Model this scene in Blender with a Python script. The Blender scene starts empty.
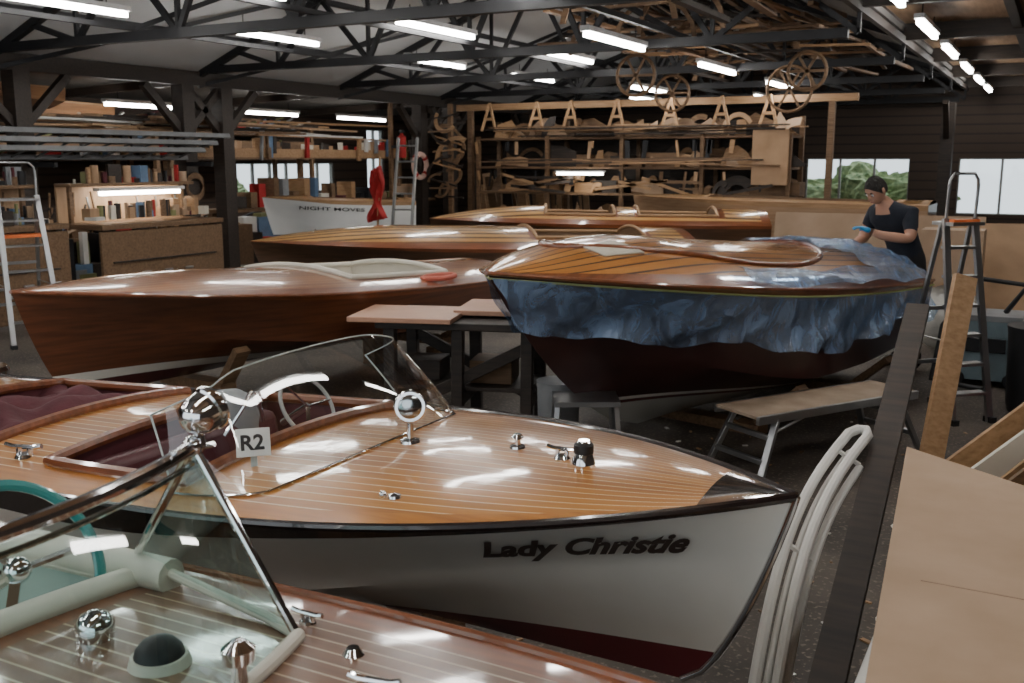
import bpy, bmesh, math, random
from mathutils import Vector, Matrix, Euler
random.seed(7)
R=random.Random(11)
SC=bpy.context.scene
def site(x,y):
    return (.879*x-.477*y, .477*x+.879*y)
def ang_of(dx,dy):
    X,Y=site(dx,dy); return math.atan2(Y,X)

# ---------------- materials ----------------
MC={}
def _new(name):
    m=bpy.data.materials.new(name); m.use_nodes=True
    nt=m.node_tree; b=nt.nodes['Principled BSDF']; return m,nt,b
def col(c): return (c[0],c[1],c[2],1)
def mat(name,c,rough=.5,metal=0,coat=0,var=.15,scale=6,bump=0,c2=None,stretch=(1,1,1),spec=.5):
    if name in MC: return MC[name]
    m,nt,b=_new(name); N=nt.nodes; Lk=nt.links
    tc=N.new('ShaderNodeTexCoord'); mp=N.new('ShaderNodeMapping'); mp.inputs['Scale'].default_value=stretch
    nz=N.new('ShaderNodeTexNoise'); nz.inputs['Scale'].default_value=scale; nz.inputs['Detail'].default_value=5
    Lk.new(tc.outputs['Object'],mp.inputs[0]); Lk.new(mp.outputs[0],nz.inputs['Vector'])
    cr=N.new('ShaderNodeValToRGB'); cr.color_ramp.elements[0].position=.3; cr.color_ramp.elements[1].position=.7
    if c2 is None: c2=tuple(min(1,x*(1+var)) for x in c); ca=tuple(x*(1-var) for x in c)
    else: ca=c
    cr.color_ramp.elements[0].color=col(ca); cr.color_ramp.elements[1].color=col(c2)
    Lk.new(nz.outputs['Fac'],cr.inputs[0]); Lk.new(cr.outputs[0],b.inputs['Base Color'])
    b.inputs['Roughness'].default_value=rough; b.inputs['Metallic'].default_value=metal
    b.inputs['Coat Weight'].default_value=coat; b.inputs['Coat Roughness'].default_value=.05
    b.inputs['Specular IOR Level'].default_value=spec
    if bump:
        bp=N.new('ShaderNodeBump'); bp.inputs['Strength'].default_value=bump; bp.inputs['Distance'].default_value=.02
        Lk.new(nz.outputs['Fac'],bp.inputs['Height']); Lk.new(bp.outputs[0],b.inputs['Normal'])
    MC[name]=m; return m
def wood(name,c,c2,rough=.5,coat=0,stretch=(1.5,18,18)):
    return mat(name,c,rough,0,coat,c2=c2,scale=2.2,stretch=stretch)
def emis(name,c,s):
    m,nt,b=_new(name); b.inputs['Base Color'].default_value=col(c)
    b.inputs['Emission Color'].default_value=col(c); b.inputs['Emission Strength'].default_value=s
    return m
def glass(name,tint=(.8,.9,.9),base=.04,rough=.02):
    m,nt,b=_new(name); N=nt.nodes; Lk=nt.links
    tr=N.new('ShaderNodeBsdfTransparent'); tr.inputs[0].default_value=col(tint)
    gl=N.new('ShaderNodeBsdfGlossy'); gl.inputs['Roughness'].default_value=rough; gl.inputs[0].default_value=(1,1,1,1)
    lw=N.new('ShaderNodeLayerWeight'); lw.inputs[0].default_value=.5
    pw=N.new('ShaderNodeMath'); pw.operation='POWER'; pw.inputs[1].default_value=4; Lk.new(lw.outputs['Facing'],pw.inputs[0])
    ad=N.new('ShaderNodeMath'); ad.operation='MULTIPLY_ADD'; ad.inputs[1].default_value=.7; ad.inputs[2].default_value=base; ad.use_clamp=True
    Lk.new(pw.outputs[0],ad.inputs[0])
    mx=N.new('ShaderNodeMixShader'); Lk.new(ad.outputs[0],mx.inputs[0]); Lk.new(tr.outputs[0],mx.inputs[1]); Lk.new(gl.outputs[0],mx.inputs[2])
    Lk.new(mx.outputs[0],N['Material Output'].inputs[0]); return m
def film(name,c,dens):
    # thin polythene: blue-tinted transparency + a little milky diffuse + wrinkled gloss
    m,nt,b=_new(name); N=nt.nodes; Lk=nt.links
    tc=N.new('ShaderNodeTexCoord')
    mp=N.new('ShaderNodeMapping'); mp.inputs['Scale'].default_value=(1.8,1.8,.8); mp.inputs['Rotation'].default_value=(.3,.5,.4)
    nz=N.new('ShaderNodeTexNoise'); nz.inputs['Scale'].default_value=4.5; nz.inputs['Detail'].default_value=6; nz.inputs['Distortion'].default_value=1.0; nz.inputs['Roughness'].default_value=.55
    Lk.new(tc.outputs['Object'],mp.inputs[0]); Lk.new(mp.outputs[0],nz.inputs['Vector'])
    bp=N.new('ShaderNodeBump'); bp.inputs['Strength'].default_value=.8; bp.inputs['Distance'].default_value=.05; Lk.new(nz.outputs['Fac'],bp.inputs['Height'])
    tr=N.new('ShaderNodeBsdfTransparent'); tr.inputs[0].default_value=(.66,.82,1,1)
    df=N.new('ShaderNodeBsdfDiffuse'); df.inputs[0].default_value=col(c); Lk.new(bp.outputs[0],df.inputs['Normal'])
    gl=N.new('ShaderNodeBsdfGlossy'); gl.inputs['Roughness'].default_value=.14; gl.inputs[0].default_value=(.85,.92,1,1); Lk.new(bp.outputs[0],gl.inputs['Normal'])
    mr=N.new('ShaderNodeMapRange'); mr.inputs[1].default_value=.36; mr.inputs[2].default_value=.68; mr.inputs[3].default_value=dens*.35; mr.inputs[4].default_value=dens*1.5
    Lk.new(nz.outputs['Fac'],mr.inputs[0])
    m1=N.new('ShaderNodeMixShader'); Lk.new(mr.outputs[0],m1.inputs[0]); Lk.new(tr.outputs[0],m1.inputs[1]); Lk.new(df.outputs[0],m1.inputs[2])
    lw=N.new('ShaderNodeLayerWeight'); lw.inputs[0].default_value=.5; Lk.new(bp.outputs[0],lw.inputs['Normal'])
    pw=N.new('ShaderNodeMath'); pw.operation='POWER'; pw.inputs[1].default_value=3; Lk.new(lw.outputs['Facing'],pw.inputs[0])
    ad=N.new('ShaderNodeMath'); ad.operation='MULTIPLY_ADD'; ad.inputs[1].default_value=.5; ad.inputs[2].default_value=.09; ad.use_clamp=True; Lk.new(pw.outputs[0],ad.inputs[0])
    m2=N.new('ShaderNodeMixShader'); Lk.new(ad.outputs[0],m2.inputs[0]); Lk.new(m1.outputs[0],m2.inputs[1]); Lk.new(gl.outputs[0],m2.inputs[2])
    Lk.new(m2.outputs[0],N['Material Output'].inputs[0]); return m
def deckmat(name,ca,cb,line,w=.055,lf=.1,coat=1,rough=.3,cr_=.09):
    m,nt,b=_new(name); N=nt.nodes; Lk=nt.links
    def M(op,a,bv=None):
        n=N.new('ShaderNodeMath'); n.operation=op
        if hasattr(a,'name'): Lk.new(a,n.inputs[0])
        else: n.inputs[0].default_value=a
        if bv is not None:
            if hasattr(bv,'name'): Lk.new(bv,n.inputs[1])
            else: n.inputs[1].default_value=bv
        return n.outputs[0]
    uv=N.new('ShaderNodeUVMap'); sp=N.new('ShaderNodeSeparateXYZ'); Lk.new(uv.outputs[0],sp.inputs[0])
    d=M('DIVIDE',sp.outputs[1],w); fr=M('FRACT',d); fl=M('FLOOR',d); ln=M('LESS_THAN',fr,lf)
    wn=N.new('ShaderNodeTexWhiteNoise'); wn.noise_dimensions='1D'; Lk.new(fl,wn.inputs['W'])
    mp=N.new('ShaderNodeMapping'); mp.inputs['Scale'].default_value=(2.5,60,1); Lk.new(uv.outputs[0],mp.inputs[0])
    nz=N.new('ShaderNodeTexNoise'); nz.inputs['Scale'].default_value=1.5; nz.inputs['Detail'].default_value=4; Lk.new(mp.outputs[0],nz.inputs['Vector'])
    f=M('ADD',M('MULTIPLY',nz.outputs['Fac'],.8),M('MULTIPLY',wn.outputs['Value'],.45)); f=M('SUBTRACT',f,.12)
    cr=N.new('ShaderNodeValToRGB'); cr.color_ramp.elements[0].color=col(ca); cr.color_ramp.elements[1].color=col(cb)
    cr.color_ramp.elements[0].position=.2; cr.color_ramp.elements[1].position=.8; Lk.new(f,cr.inputs[0])
    mx=N.new('ShaderNodeMix'); mx.data_type='RGBA'; Lk.new(ln,mx.inputs[0]); Lk.new(cr.outputs[0],mx.inputs[6]); mx.inputs[7].default_value=col(line)
    Lk.new(mx.outputs[2],b.inputs['Base Color'])
    b.inputs['Roughness'].default_value=rough; b.inputs['Coat Weight'].default_value=coat; b.inputs['Coat Roughness'].default_value=cr_
    n2=N.new('ShaderNodeTexNoise'); n2.inputs['Scale'].default_value=5; tc=N.new('ShaderNodeTexCoord'); Lk.new(tc.outputs['Object'],n2.inputs['Vector'])
    bp=N.new('ShaderNodeBump'); bp.inputs['Strength'].default_value=.25; bp.inputs['Distance'].default_value=.01; Lk.new(n2.outputs['Fac'],bp.inputs['Height'])
    Lk.new(bp.outputs[0],b.inputs['Coat Normal'])
    return m
def hullmat(name,ca,cb,bands,rough=.35,coat=.8,grain=True,slope=.02):
    m,nt,b=_new(name); N=nt.nodes; Lk=nt.links
    tc=N.new('ShaderNodeTexCoord'); sp=N.new('ShaderNodeSeparateXYZ'); Lk.new(tc.outputs['Object'],sp.inputs[0])
    mp=N.new('ShaderNodeMapping'); mp.inputs['Scale'].default_value=(1.2,4,22) if grain else (2,2,2); Lk.new(tc.outputs['Object'],mp.inputs[0])
    nz=N.new('ShaderNodeTexNoise'); nz.inputs['Scale'].default_value=1.6; nz.inputs['Detail'].default_value=5; Lk.new(mp.outputs[0],nz.inputs['Vector'])
    cr=N.new('ShaderNodeValToRGB'); cr.color_ramp.elements[0].color=col(ca); cr.color_ramp.elements[1].color=col(cb)
    cr.color_ramp.elements[0].position=.3; cr.color_ramp.elements[1].position=.7; Lk.new(nz.outputs['Fac'],cr.inputs[0])
    cur=cr.outputs[0]
    for z,c in bands:
        lt=N.new('ShaderNodeMath'); lt.operation='LESS_THAN'; lt.inputs[1].default_value=z
        ax=N.new('ShaderNodeMath'); ax.operation='MULTIPLY_ADD'; ax.inputs[1].default_value=slope; Lk.new(sp.outputs[0],ax.inputs[0]); Lk.new(sp.outputs[2],ax.inputs[2])
        Lk.new(ax.outputs[0],lt.inputs[0])
        mx=N.new('ShaderNodeMix'); mx.data_type='RGBA'; Lk.new(lt.outputs[0],mx.inputs[0]); Lk.new(cur,mx.inputs[6]); mx.inputs[7].default_value=col(c); cur=mx.outputs[2]
    Lk.new(cur,b.inputs['Base Color']); b.inputs['Roughness'].default_value=rough; b.inputs['Coat Weight'].default_value=coat; b.inputs['Coat Roughness'].default_value=.06
    return m

chrome=mat('chrome',(.75,.75,.76),.08,1,var=.03)
alu=mat('aluminium',(.42,.43,.44),.38,1,var=.1)
dull=mat('dull_aluminium',(.16,.165,.17),.55,.3)
black=mat('black_rubber',(.015,.015,.017),.5)
steel=mat('dark_steel',(.016,.016,.018),.6,.2)
darkwood=wood('dark_timber',(.018,.014,.011),(.045,.03,.022),.6)
tim=wood('pine_timber',(.30,.17,.08),(.45,.275,.145),.6)
tim2=wood('aged_timber',(.12,.07,.035),(.23,.135,.072),.65)
ply=mat('plywood',(.34,.21,.115),.6,c2=(.48,.31,.18),scale=3,stretch=(1,5,1))
card=mat('cardboard',(.37,.25,.16),.75,c2=(.44,.31,.21),scale=4,bump=.15)
cream=mat('cream_vinyl',(.66,.62,.53),.45,var=.06)
white=mat('white_paint',(.72,.71,.67),.4,var=.05)
orange=mat('orange_plastic',(.7,.16,.04),.4)
mahog=wood('varnished_mahogany',(.14,.042,.015),(.25,.078,.028),.3,1)
maroon=mat('maroon_fabric',(.085,.018,.024),.9,scale=12,bump=.6)
purple=mat('maroon_vinyl',(.09,.022,.028),.45)
greyp=mat('grey_plastic',(.24,.25,.26),.5)
navy=mat('navy_cloth',(.012,.015,.025),.9,scale=15,bump=.3)
trouser=mat('black_trousers',(.012,.012,.014),.85,scale=15)
skin=mat('skin',(.45,.24,.16),.5,var=.08)
hair=mat('dark_hair',(.012,.009,.007),.7,scale=60,bump=.8)
glove=mat('blue_nitrile',(.03,.25,.5),.4)
redcl=mat('red_flag_cloth',(.38,.02,.02),.8)
teal=mat('teal_wheel',(.03,.22,.21),.25,coat=.6)
glz=glass('windscreen_perspex',(.93,.96,.96),.07)
glt=glass('teal_glass',(.74,.88,.86),.07)

# ---------------- mesh builder ----------------
class MB:
    def __init__(s): s.v=[];s.f=[];s.m=[];s.mats=[]
    def mi(s,m):
        if m not in s.mats: s.mats.append(m)
        return s.mats.index(m)
    def add(s,vs,fs,m):
        o=len(s.v); s.v+= [tuple(p) for p in vs]; k=s.mi(m)
        for f in fs: s.f.append(tuple(i+o for i in f)); s.m.append(k)
    def box(s,c,d,m,rot=None,taper=1):
        h=[x/2 for x in d]; vs=[]
        Rm=Euler(rot).to_matrix() if rot is not None and not isinstance(rot,Matrix) else rot
        for z in(-1,1):
            k=1 if z<0 else taper
            for x,y in((-1,-1),(1,-1),(1,1),(-1,1)):
                p=Vector((x*h[0]*k,y*h[1]*k,z*h[2]))
                if Rm is not None: p=Rm@p
                vs.append(p+Vector(c))
        s.add(vs,[(3,2,1,0),(4,5,6,7),(0,1,5,4),(1,2,6,5),(2,3,7,6),(3,0,4,7)],m)
    def beam(s,a,b,w,h,m,up=(0,0,1)):
        a=Vector(a);b=Vector(b);x=(b-a); L=x.length; x.normalize(); u=Vector(up).normalized()
        if abs(x.dot(u))>.97: u=Vector((0,1,0))
        y=u.cross(x).normalized(); z=x.cross(y)
        Rm=Matrix((x,y,z)).transposed(); s.box((a+b)/2,(L,w,h),m,Rm)
    def cyl(s,a,b,r0,m,r1=None,n=12):
        if r1 is None:r1=r0
        s.rev(a,b,[(0,r0),(1,r1)],m,n,True)
    def rev(s,a,b,prof,m,n=16,cap=True):
        a=Vector(a);b=Vector(b);x=b-a;L=x.length;x.normalize()
        u=Vector((0,0,1)) if abs(x.z)<.9 else Vector((1,0,0))
        y=u.cross(x).normalized(); z=x.cross(y); vs=[];fs=[]
        for t,r in prof:
            for i in range(n):
                t2=2*math.pi*i/n; vs.append(a+x*(L*t)+y*(r*math.cos(t2))+z*(r*math.sin(t2)))
        for k in range(len(prof)-1):
            for i in range(n):
                j=(i+1)%n; fs.append((k*n+i,k*n+j,(k+1)*n+j,(k+1)*n+i))
        if cap: fs.append(tuple(reversed(range(n)))); fs.append(tuple(range((len(prof)-1)*n,len(prof)*n)))
        s.add(vs,fs,m)
    def sph(s,c,r,m,n=16,scale=(1,1,1),Rm=None,zmin=-1):
        vs=[];fs=[];k=n//2
        for i in range(k+1):
            ph=math.pi*i/k
            for j in range(n):
                t=2*math.pi*j/n; z=max(zmin,math.cos(ph))
                p=Vector((r*scale[0]*math.sin(ph)*math.cos(t),r*scale[1]*math.sin(ph)*math.sin(t),r*scale[2]*z))
                if Rm is not None:p=Rm@p
                vs.append(p+Vector(c))
        for i in range(k):
            for j in range(n):
                j2=(j+1)%n; fs.append((i*n+j,(i+1)*n+j,(i+1)*n+j2,i*n+j2))
        s.add(vs,fs,m)
    def tube(s,pts,r,m,n=8,closed=False):
        pts=[Vector(p) for p in pts]; N=len(pts); vs=[];fs=[]; prev=None
        for i,p in enumerate(pts):
            if closed: t=(pts[(i+1)%N]-pts[i-1])
            else: t=pts[min(i+1,N-1)]-pts[max(i-1,0)]
            t.normalize()
            if prev is None:
                u=Vector((0,0,1)) if abs(t.z)<.9 else Vector((1,0,0)); y=u.cross(t).normalized()
            else: y=(prev-t*prev.dot(t)).normalized()
            prev=y; z=t.cross(y)
            for j in range(n):
                a=2*math.pi*j/n; vs.append(p+y*(r*math.cos(a))+z*(r*math.sin(a)))
        M=N if closed else N-1
        for i in range(M):
            i2=(i+1)%N
            for j in range(n):
                j2=(j+1)%n; fs.append((i*n+j,i*n+j2,i2*n+j2,i2*n+j))
        if not closed: fs.append(tuple(reversed(range(n)))); fs.append(tuple(range((N-1)*n,N*n)))
        s.add(vs,fs,m)
    def grid(s,fn,us,ws,m,skip=None):
        vs=[fn(u,w) for u in us for w in ws]; k=len(ws); fs=[]
        for i in range(len(us)-1):
            for j in range(k-1):
                if skip and skip((us[i]+us[i+1])/2,(ws[j]+ws[j+1])/2): continue
                fs.append((i*k+j,(i+1)*k+j,(i+1)*k+j+1,i*k+j+1))
        s.add(vs,fs,m)
    def prism(s,poly,thick,m,M4):
        n=len(poly); vs=[M4@Vector((x,y,z)) for z in(-thick/2,thick/2) for x,y in poly]
        fs=[tuple(reversed(range(n))),tuple(range(n,2*n))]+[(i,(i+1)%n,(i+1)%n+n,i+n) for i in range(n)]
        s.add(vs,fs,m)
    def obj(s,name,parent=None,loc=None,rz=0,bevel=0,angle=35,solid=0):
        me=bpy.data.meshes.new(name); me.from_pydata(s.v,[],s.f)
        for m in s.mats: me.materials.append(m)
        me.polygons.foreach_set('material_index',s.m)
        me.polygons.foreach_set('use_smooth',[True]*len(s.f)); me.update()
        me.set_sharp_from_angle(angle=math.radians(angle))
        o=bpy.data.objects.new(name,me); SC.collection.objects.link(o)
        if parent: o.parent=parent
        if loc: o.location=loc
        o.rotation_euler[2]=rz
        if solid:
            md=o.modifiers.new('thickness','SOLIDIFY'); md.thickness=solid
        if bevel:
            md=o.modifiers.new('edge','BEVEL'); md.width=bevel; md.segments=2; md.limit_method='ANGLE'
        return o
def empty(name,loc=(0,0,0),rz=0):
    o=bpy.data.objects.new(name,None); o.location=loc; o.rotation_euler[2]=rz; o.empty_display_size=.2; SC.collection.objects.link(o); return o
def lin(a,b,n): return [a+(b-a)*i/(n-1) for i in range(n)]

# ---------------- boats ----------------
class Boat:
    def __init__(s,name,X,Y,rz,L,B,zt,ze,zk,rake,hull,band,deck,cov,holes=(),camber=.06,p=2.8,sm=.55,tr=.82,coam=None,inner=None,flare=.5,rail=None,covw=.86,bandw=.12,dk=True,chine=.35,drop=1.5,coamr=.022):
        s.__dict__.update(L=L,B=B,zt=zt,ze=ze,zk=zk,rake=rake,camber=camber,p=p,sm=sm,tr=tr,flare=flare,chine=chine,drop=drop)
        s.root=empty(name,(X,Y,0),rz)
        m=MB(); S=[ (i/44)**1.5 for i in range(45)]
        rows=[('s',0),('s',-.5),('s',-1)]+[('s',k/10) for k in range(1,11)]+[('b',1-k/6) for k in range(1,7)]
        def rq(a,kind,q):
            if kind=='s':
                thr=bandw*(.25+.75*min(1,a/.4)); q2=thr*(-q) if q<=0 else thr+(1-thr)*q
                return s.side(a,q2)
            return s.bot(a,q)
        for side in(1,-1):
            vs=[]
            for a in S:
                for kd,q in rows:
                    x,y,z=rq(a,kd,q); vs.append((x,y*side,z))
            k=len(rows); fb=[];fh=[]
            for i in range(len(S)-1):
                for j in range(k-1):
                    f=(i*k+j,(i+1)*k+j,(i+1)*k+j+1,i*k+j+1)
                    if side<0:f=f[::-1]
                    (fb if j<2 else fh).append(f)
            m.add(vs,fb,band); m.add(vs,fh,hull)
        last=[]
        for side in(1,-1):
            last.append([(x,y*side,z) for x,y,z in [rq(1,kd,q) for kd,q in rows]])
        loop=last[0]+last[1][::-1][1:]
        m.add(loop,[tuple(range(len(loop)))],hull)
        s.hull=m.obj('hull',s.root,angle=28)
        if dk:
            m=MB(); ss=sorted(set([ (i/50)**1.3 for i in range(51)]+[h[i] for h in holes for i in(0,1)]))
            ts=sorted(set(lin(-1,1,25)+[covw,-covw]+[q*h[2] for h in holes for q in(1,-1)]))
            def skip(a,t): return any(h[0]<a<h[1] and abs(t)<h[2] for h in holes)
            def cover(a,t): return abs(t)>covw or a>.985 or any((h[0]-.012<a<h[1]+.012) and abs(t)<h[2]+.05 for h in holes)
            m.grid(lambda a,t:s.D(a,t),ss,ts,deck,lambda a,t:skip(a,t) or cover(a,t))
            m.grid(lambda a,t:s.D(a,t),ss,ts,cov,lambda a,t:skip(a,t) or not cover(a,t))
            o=m.obj('deck',s.root,angle=50); me=o.data; uvl=me.uv_layers.new(name='UVMap')
            par=[(a,t) for a in ss for t in ts]*2
            for lp in me.loops:
                a,t=par[lp.vertex_index]; uvl.data[lp.index].uv=(a*L,.5*t*s.b(a)+.5*t*B+10)
            s.deck=o
        for h in holes:
            m=MB(); s0,s1,tc=h
            loop=[(s0,t) for t in lin(-tc,tc,13)]+[(a,tc) for a in lin(s0,s1,13)[1:]]+[(s1,t) for t in lin(tc,-tc,13)[1:]]+[(a,-tc) for a in lin(s1,s0,13)[1:-1]]
            P=[s.D(a,t) for a,t in loop]
            if coam: m.tube([(x,y,z+coamr*.5) for x,y,z in P],coamr,coam,8,True)
            fl=zk+.14*(zt-zk)/.6; cx=sum(p[0] for p in P)/len(P)
            Q=[(cx+(x-cx)*.98,y*.9,fl) for x,y,z in P]; n=len(P)
            m.add(P+Q,[(i,(i+1)%n,(i+1)%n+n,i+n) for i in range(n)]+[tuple(range(n,2*n))],inner or darkwood)
            m.obj('cockpit',s.root)
        if rail:
            m=MB()
            for sd in(1,-1):
                m.tube([ (x,y*sd,z) for x,y,z in [s.D(a,1) for a in [ (i/40)**1.5 for i in range(41)]]],.013,rail,8)
            m.obj('rub_rail',s.root)
    def b(s,a):
        if a<s.sm: return max(.004,s.B*(1-(1-a/s.sm)**s.p))
        k=(a-s.sm)/(1-s.sm); return s.B*(1-(1-s.tr)*k**1.5)
    def zs(s,a): return s.zt+(s.ze-s.zt)*(1-(1-a)**s.drop)
    def D(s,a,t):
        b=s.b(a); return (a*s.L, t*b, s.zs(a)+s.camber*(1-t*t)*min(1,b/s.B*1.1))
    def chn(s,a):
        k=min(1,a/.5); k=k*k*(3-2*k); b=s.b(a)
        c=b*(.3+.62*k); zs=s.zs(a); zc=s.zk+(zs-s.zk)*(s.chine+(.62-s.chine)*(1-k)); return c,zc
    def xs(s,a,z):
        zf=min(1,max(0,(s.zs(a)-z)/(s.zs(a)-s.zk))); return a*s.L+s.rake*(.55*zf+.45*(1-math.sqrt(1-zf*zf)))*(1-a)**3
    def side(s,a,q):
        c,zc=s.chn(a); b=s.b(a); r=1-q; y=c+(b-c)*r**(1+s.flare*(1-a)); z=zc+(s.zs(a)-zc)*r
        return (s.xs(a,z),y,z)
    def bot(s,a,q):
        c,zc=s.chn(a); z=s.zk+(zc-s.zk)*q**1.15; return (s.xs(a,z),c*q,z)
    def cradle(s,name_parts,xs_,m_=None):
        m=MB(); m_=m_ or tim2
        for x in xs_:
            a=x/s.L; c,zc=s.chn(a)
            zb=max(.035,s.zk-.065); m.box((x,0,zb-.0),(.14,1.3*c,.07),m_)
            for sd in(1,-1):
                hh=s.zk-.125
                if hh>.03: m.box((x,sd*c*.5,hh/2),(.16,.14,hh),m_)
                m.beam((x,sd*c*.62,max(.03,s.zk-.02)),(x,sd*c*.96,zc-.06),.12,.05,m_)
        m.obj(name_parts,s.root)

lens=mat('lamp_lens',(.42,.45,.46),.12,1)
def spotlight(parent,loc,d,r,h,nm='spotlight'):
    m=MB(); p=Vector(loc); d=Vector(d).normalized(); c=p+Vector((0,0,h))
    m.rev(p,p+Vector((0,0,h-r)),[(0,r*.75),(.12,r*.7),(.2,r*.28),(1,r*.22)],chrome,16)
    m.rev(c-d*r*.95,c+d*r*1.0,[(0,.02*r),(.06,r*.45),(.2,r*.8),(.45,r*.98),(.72,r*1.02),(.76,r*1.14),(.9,r*1.16),(1,r*1.05)],chrome,28)
    m.sph(c+d*r*.9,r*.98,lens,20,(1,1,1),Rm=d.to_track_quat('Z','Y').to_matrix()@Matrix.Diagonal((1,1,.22)))
    m.tube([p+Vector((0,0,h*.45)),c-d*r*.2+Vector((0,0,-r*1.05))],r*.2,chrome)
    return m.obj(nm,parent)
def cleat(parent,loc,ang,L=.11,nm='cleat',big=1):
    m=MB(); c=Vector(loc); d=Vector((math.cos(ang),math.sin(ang),0))
    m.rev(c,c+Vector((0,0,.012*big)),[(0,.032*big),(1,.026*big)],chrome,16)
    for k in(-1,1): m.cyl(c+d*k*L*.15,c+d*k*L*.15+Vector((0,0,.035*big)),.009*big,chrome)
    m.tube([c-d*L/2+Vector((0,0,.042*big)),c-d*L*.3+Vector((0,0,.036*big)),c+d*L*.3+Vector((0,0,.036*big)),c+d*L/2+Vector((0,0,.042*big))],.009*big,chrome)
    return m.obj(nm,parent)

# --- white-hulled runabout "Lady Christie" ---
lc_h=hullmat('white_topsides',(.66,.65,.60),(.75,.74,.69),[(.47,(.13,.02,.025))],.32,.5,False)
lc_band=mat('dark_sheer_band',(.018,.010,.009),.25,coat=.8)
lc_deck=deckmat('golden_planked_deck',(.37,.13,.019),(.59,.25,.044),(.84,.66,.41),.046,.12,cr_=.08)
golden2=wood('golden_covering_board',(.40,.145,.024),(.57,.235,.045),.3,1)
LC=Boat('varnished_runabout_boat',-.55,2.60,math.pi,4.4,.71,.966,.76,.36,.30,lc_h,lc_band,lc_deck,golden2,
        holes=[(.385,.53,.76),(.63,.80,.74)],camber=.06,coam=mahog,inner=purple,rail=lc_band,tr=.7,sm=.43,p=2.6,bandw=.30)
lr=LC.root
def LCD(x,y,dz=0):
    a=x/LC.L; t=y/LC.b(a); q=LC.D(a,t); return Vector((x,y,q[2]+dz))
m=MB()
def ws(q,k):
    aq=abs(q); sg=1 if q>=0 else -1
    if aq<.62: u=aq/.62; y0=.50*u; x0=1.31+.07*u*u
    else:
        u=(aq-.62)/.38; y0=.50+.10*math.sin(u*math.pi/2); x0=1.38+.30*u**1.5
    y0*=sg; zb=LCD(x0,y0)[2]+.004
    h=.295*(1-.30*aq**4); lean=.27-.15*max(0,(aq-.5)/.5); x1=x0+lean+.02; y1=y0*.90
    return (x0+(x1-x0)*k,y0+(y1-y0)*k,zb+h*k**.85)
qs=lin(-1,1,61); m.grid(ws,qs,lin(0,1,9),glz); m.obj('windscreen_glass',lr,angle=80)
edge=mat('perspex_edge',(.42,.47,.46),.2)
m=MB(); m.tube([ws(q,0) for q in qs],.0045,chrome); m.tube([ws(q,1) for q in qs],.003,edge)
for q in(-1,1): m.tube([ws(q,k) for k in lin(0,1,6)],.0035,edge)
m.obj('windscreen_trim',lr)
spotlight(lr,LCD(1.24,.0),(-.55,.75,.1),.046,.125)
cleat(lr,LCD(.70,-.02),0,.10,'bow_cleat',.8)
m=MB(); c=LCD(.62,-.0); m.rev(c,c+Vector((0,0,.03)),[(0,.036),(.3,.034),(1,.026)],chrome,20); m.rev(c+Vector((0,0,.025)),c+Vector((0,0,.065)),[(0,.022),(.2,.03),(.8,.03),(1,.022)],black,20)
m.rev(c+Vector((0,0,.062)),c+Vector((0,0,.07)),[(0,.024),(1,.018)],chrome,20); m.obj('bow_navigation_lamp',lr)
c=LCD(.88,-.07); m=MB(); m.rev(c,c+Vector((0,0,.045)),[(0,.026),(.15,.024),(.25,.010),(.6,.010),(.75,.02),(1,.012)],chrome,18); m.obj('deck_filler_cap',lr)
m=MB(); c=LCD(1.0,.43); m.rev(c,c+Vector((0,0,.012)),[(0,.02),(.6,.018),(1,.004)],chrome,18); m.sph(c+Vector((.025,.02,.010)),.012,chrome,12); m.obj('deck_fairlead',lr)
m=MB(); ss=lin(0,.05,8); m.grid(lambda a,t:(LC.D(a,t)[0]-.004,LC.D(a,t)[1]*1.02,LC.D(a,t)[2]+.004),ss,lin(-1,1,9),chrome)
m.tube([(LC.side(0,q)[0]-.004,0,LC.side(0,q)[2]) for q in lin(0,1,14)]+[(LC.bot(0,q)[0]-.004,0,LC.bot(0,q)[2]) for q in lin(1,0,8)],.012,chrome)
m.obj('bow_cap',lr,angle=60)
m=MB(); m.box((1.76,0,.80),(.03,1.0,.20),purple,rot=(0,-.25,0))
for y in(-.3,-.12,.1,.28): m.rev((1.775,y,.82),(1.80,y,.815),[(0,.035),(1,.035)],chrome,16)
m.obj('dashboard',lr)
def text_mesh(s,size,shear=0,bold=0):
    cu=bpy.data.curves.new('lettering','FONT'); cu.body=s; cu.size=size; cu.shear=shear; cu.offset=bold; cu.resolution_u=4
    o=bpy.data.objects.new('tmp_text',cu); SC.collection.objects.link(o); bpy.context.view_layer.update()
    me=bpy.data.meshes.new_from_object(o.evaluated_get(bpy.context.evaluated_depsgraph_get()))
    bpy.data.objects.remove(o); return me
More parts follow.
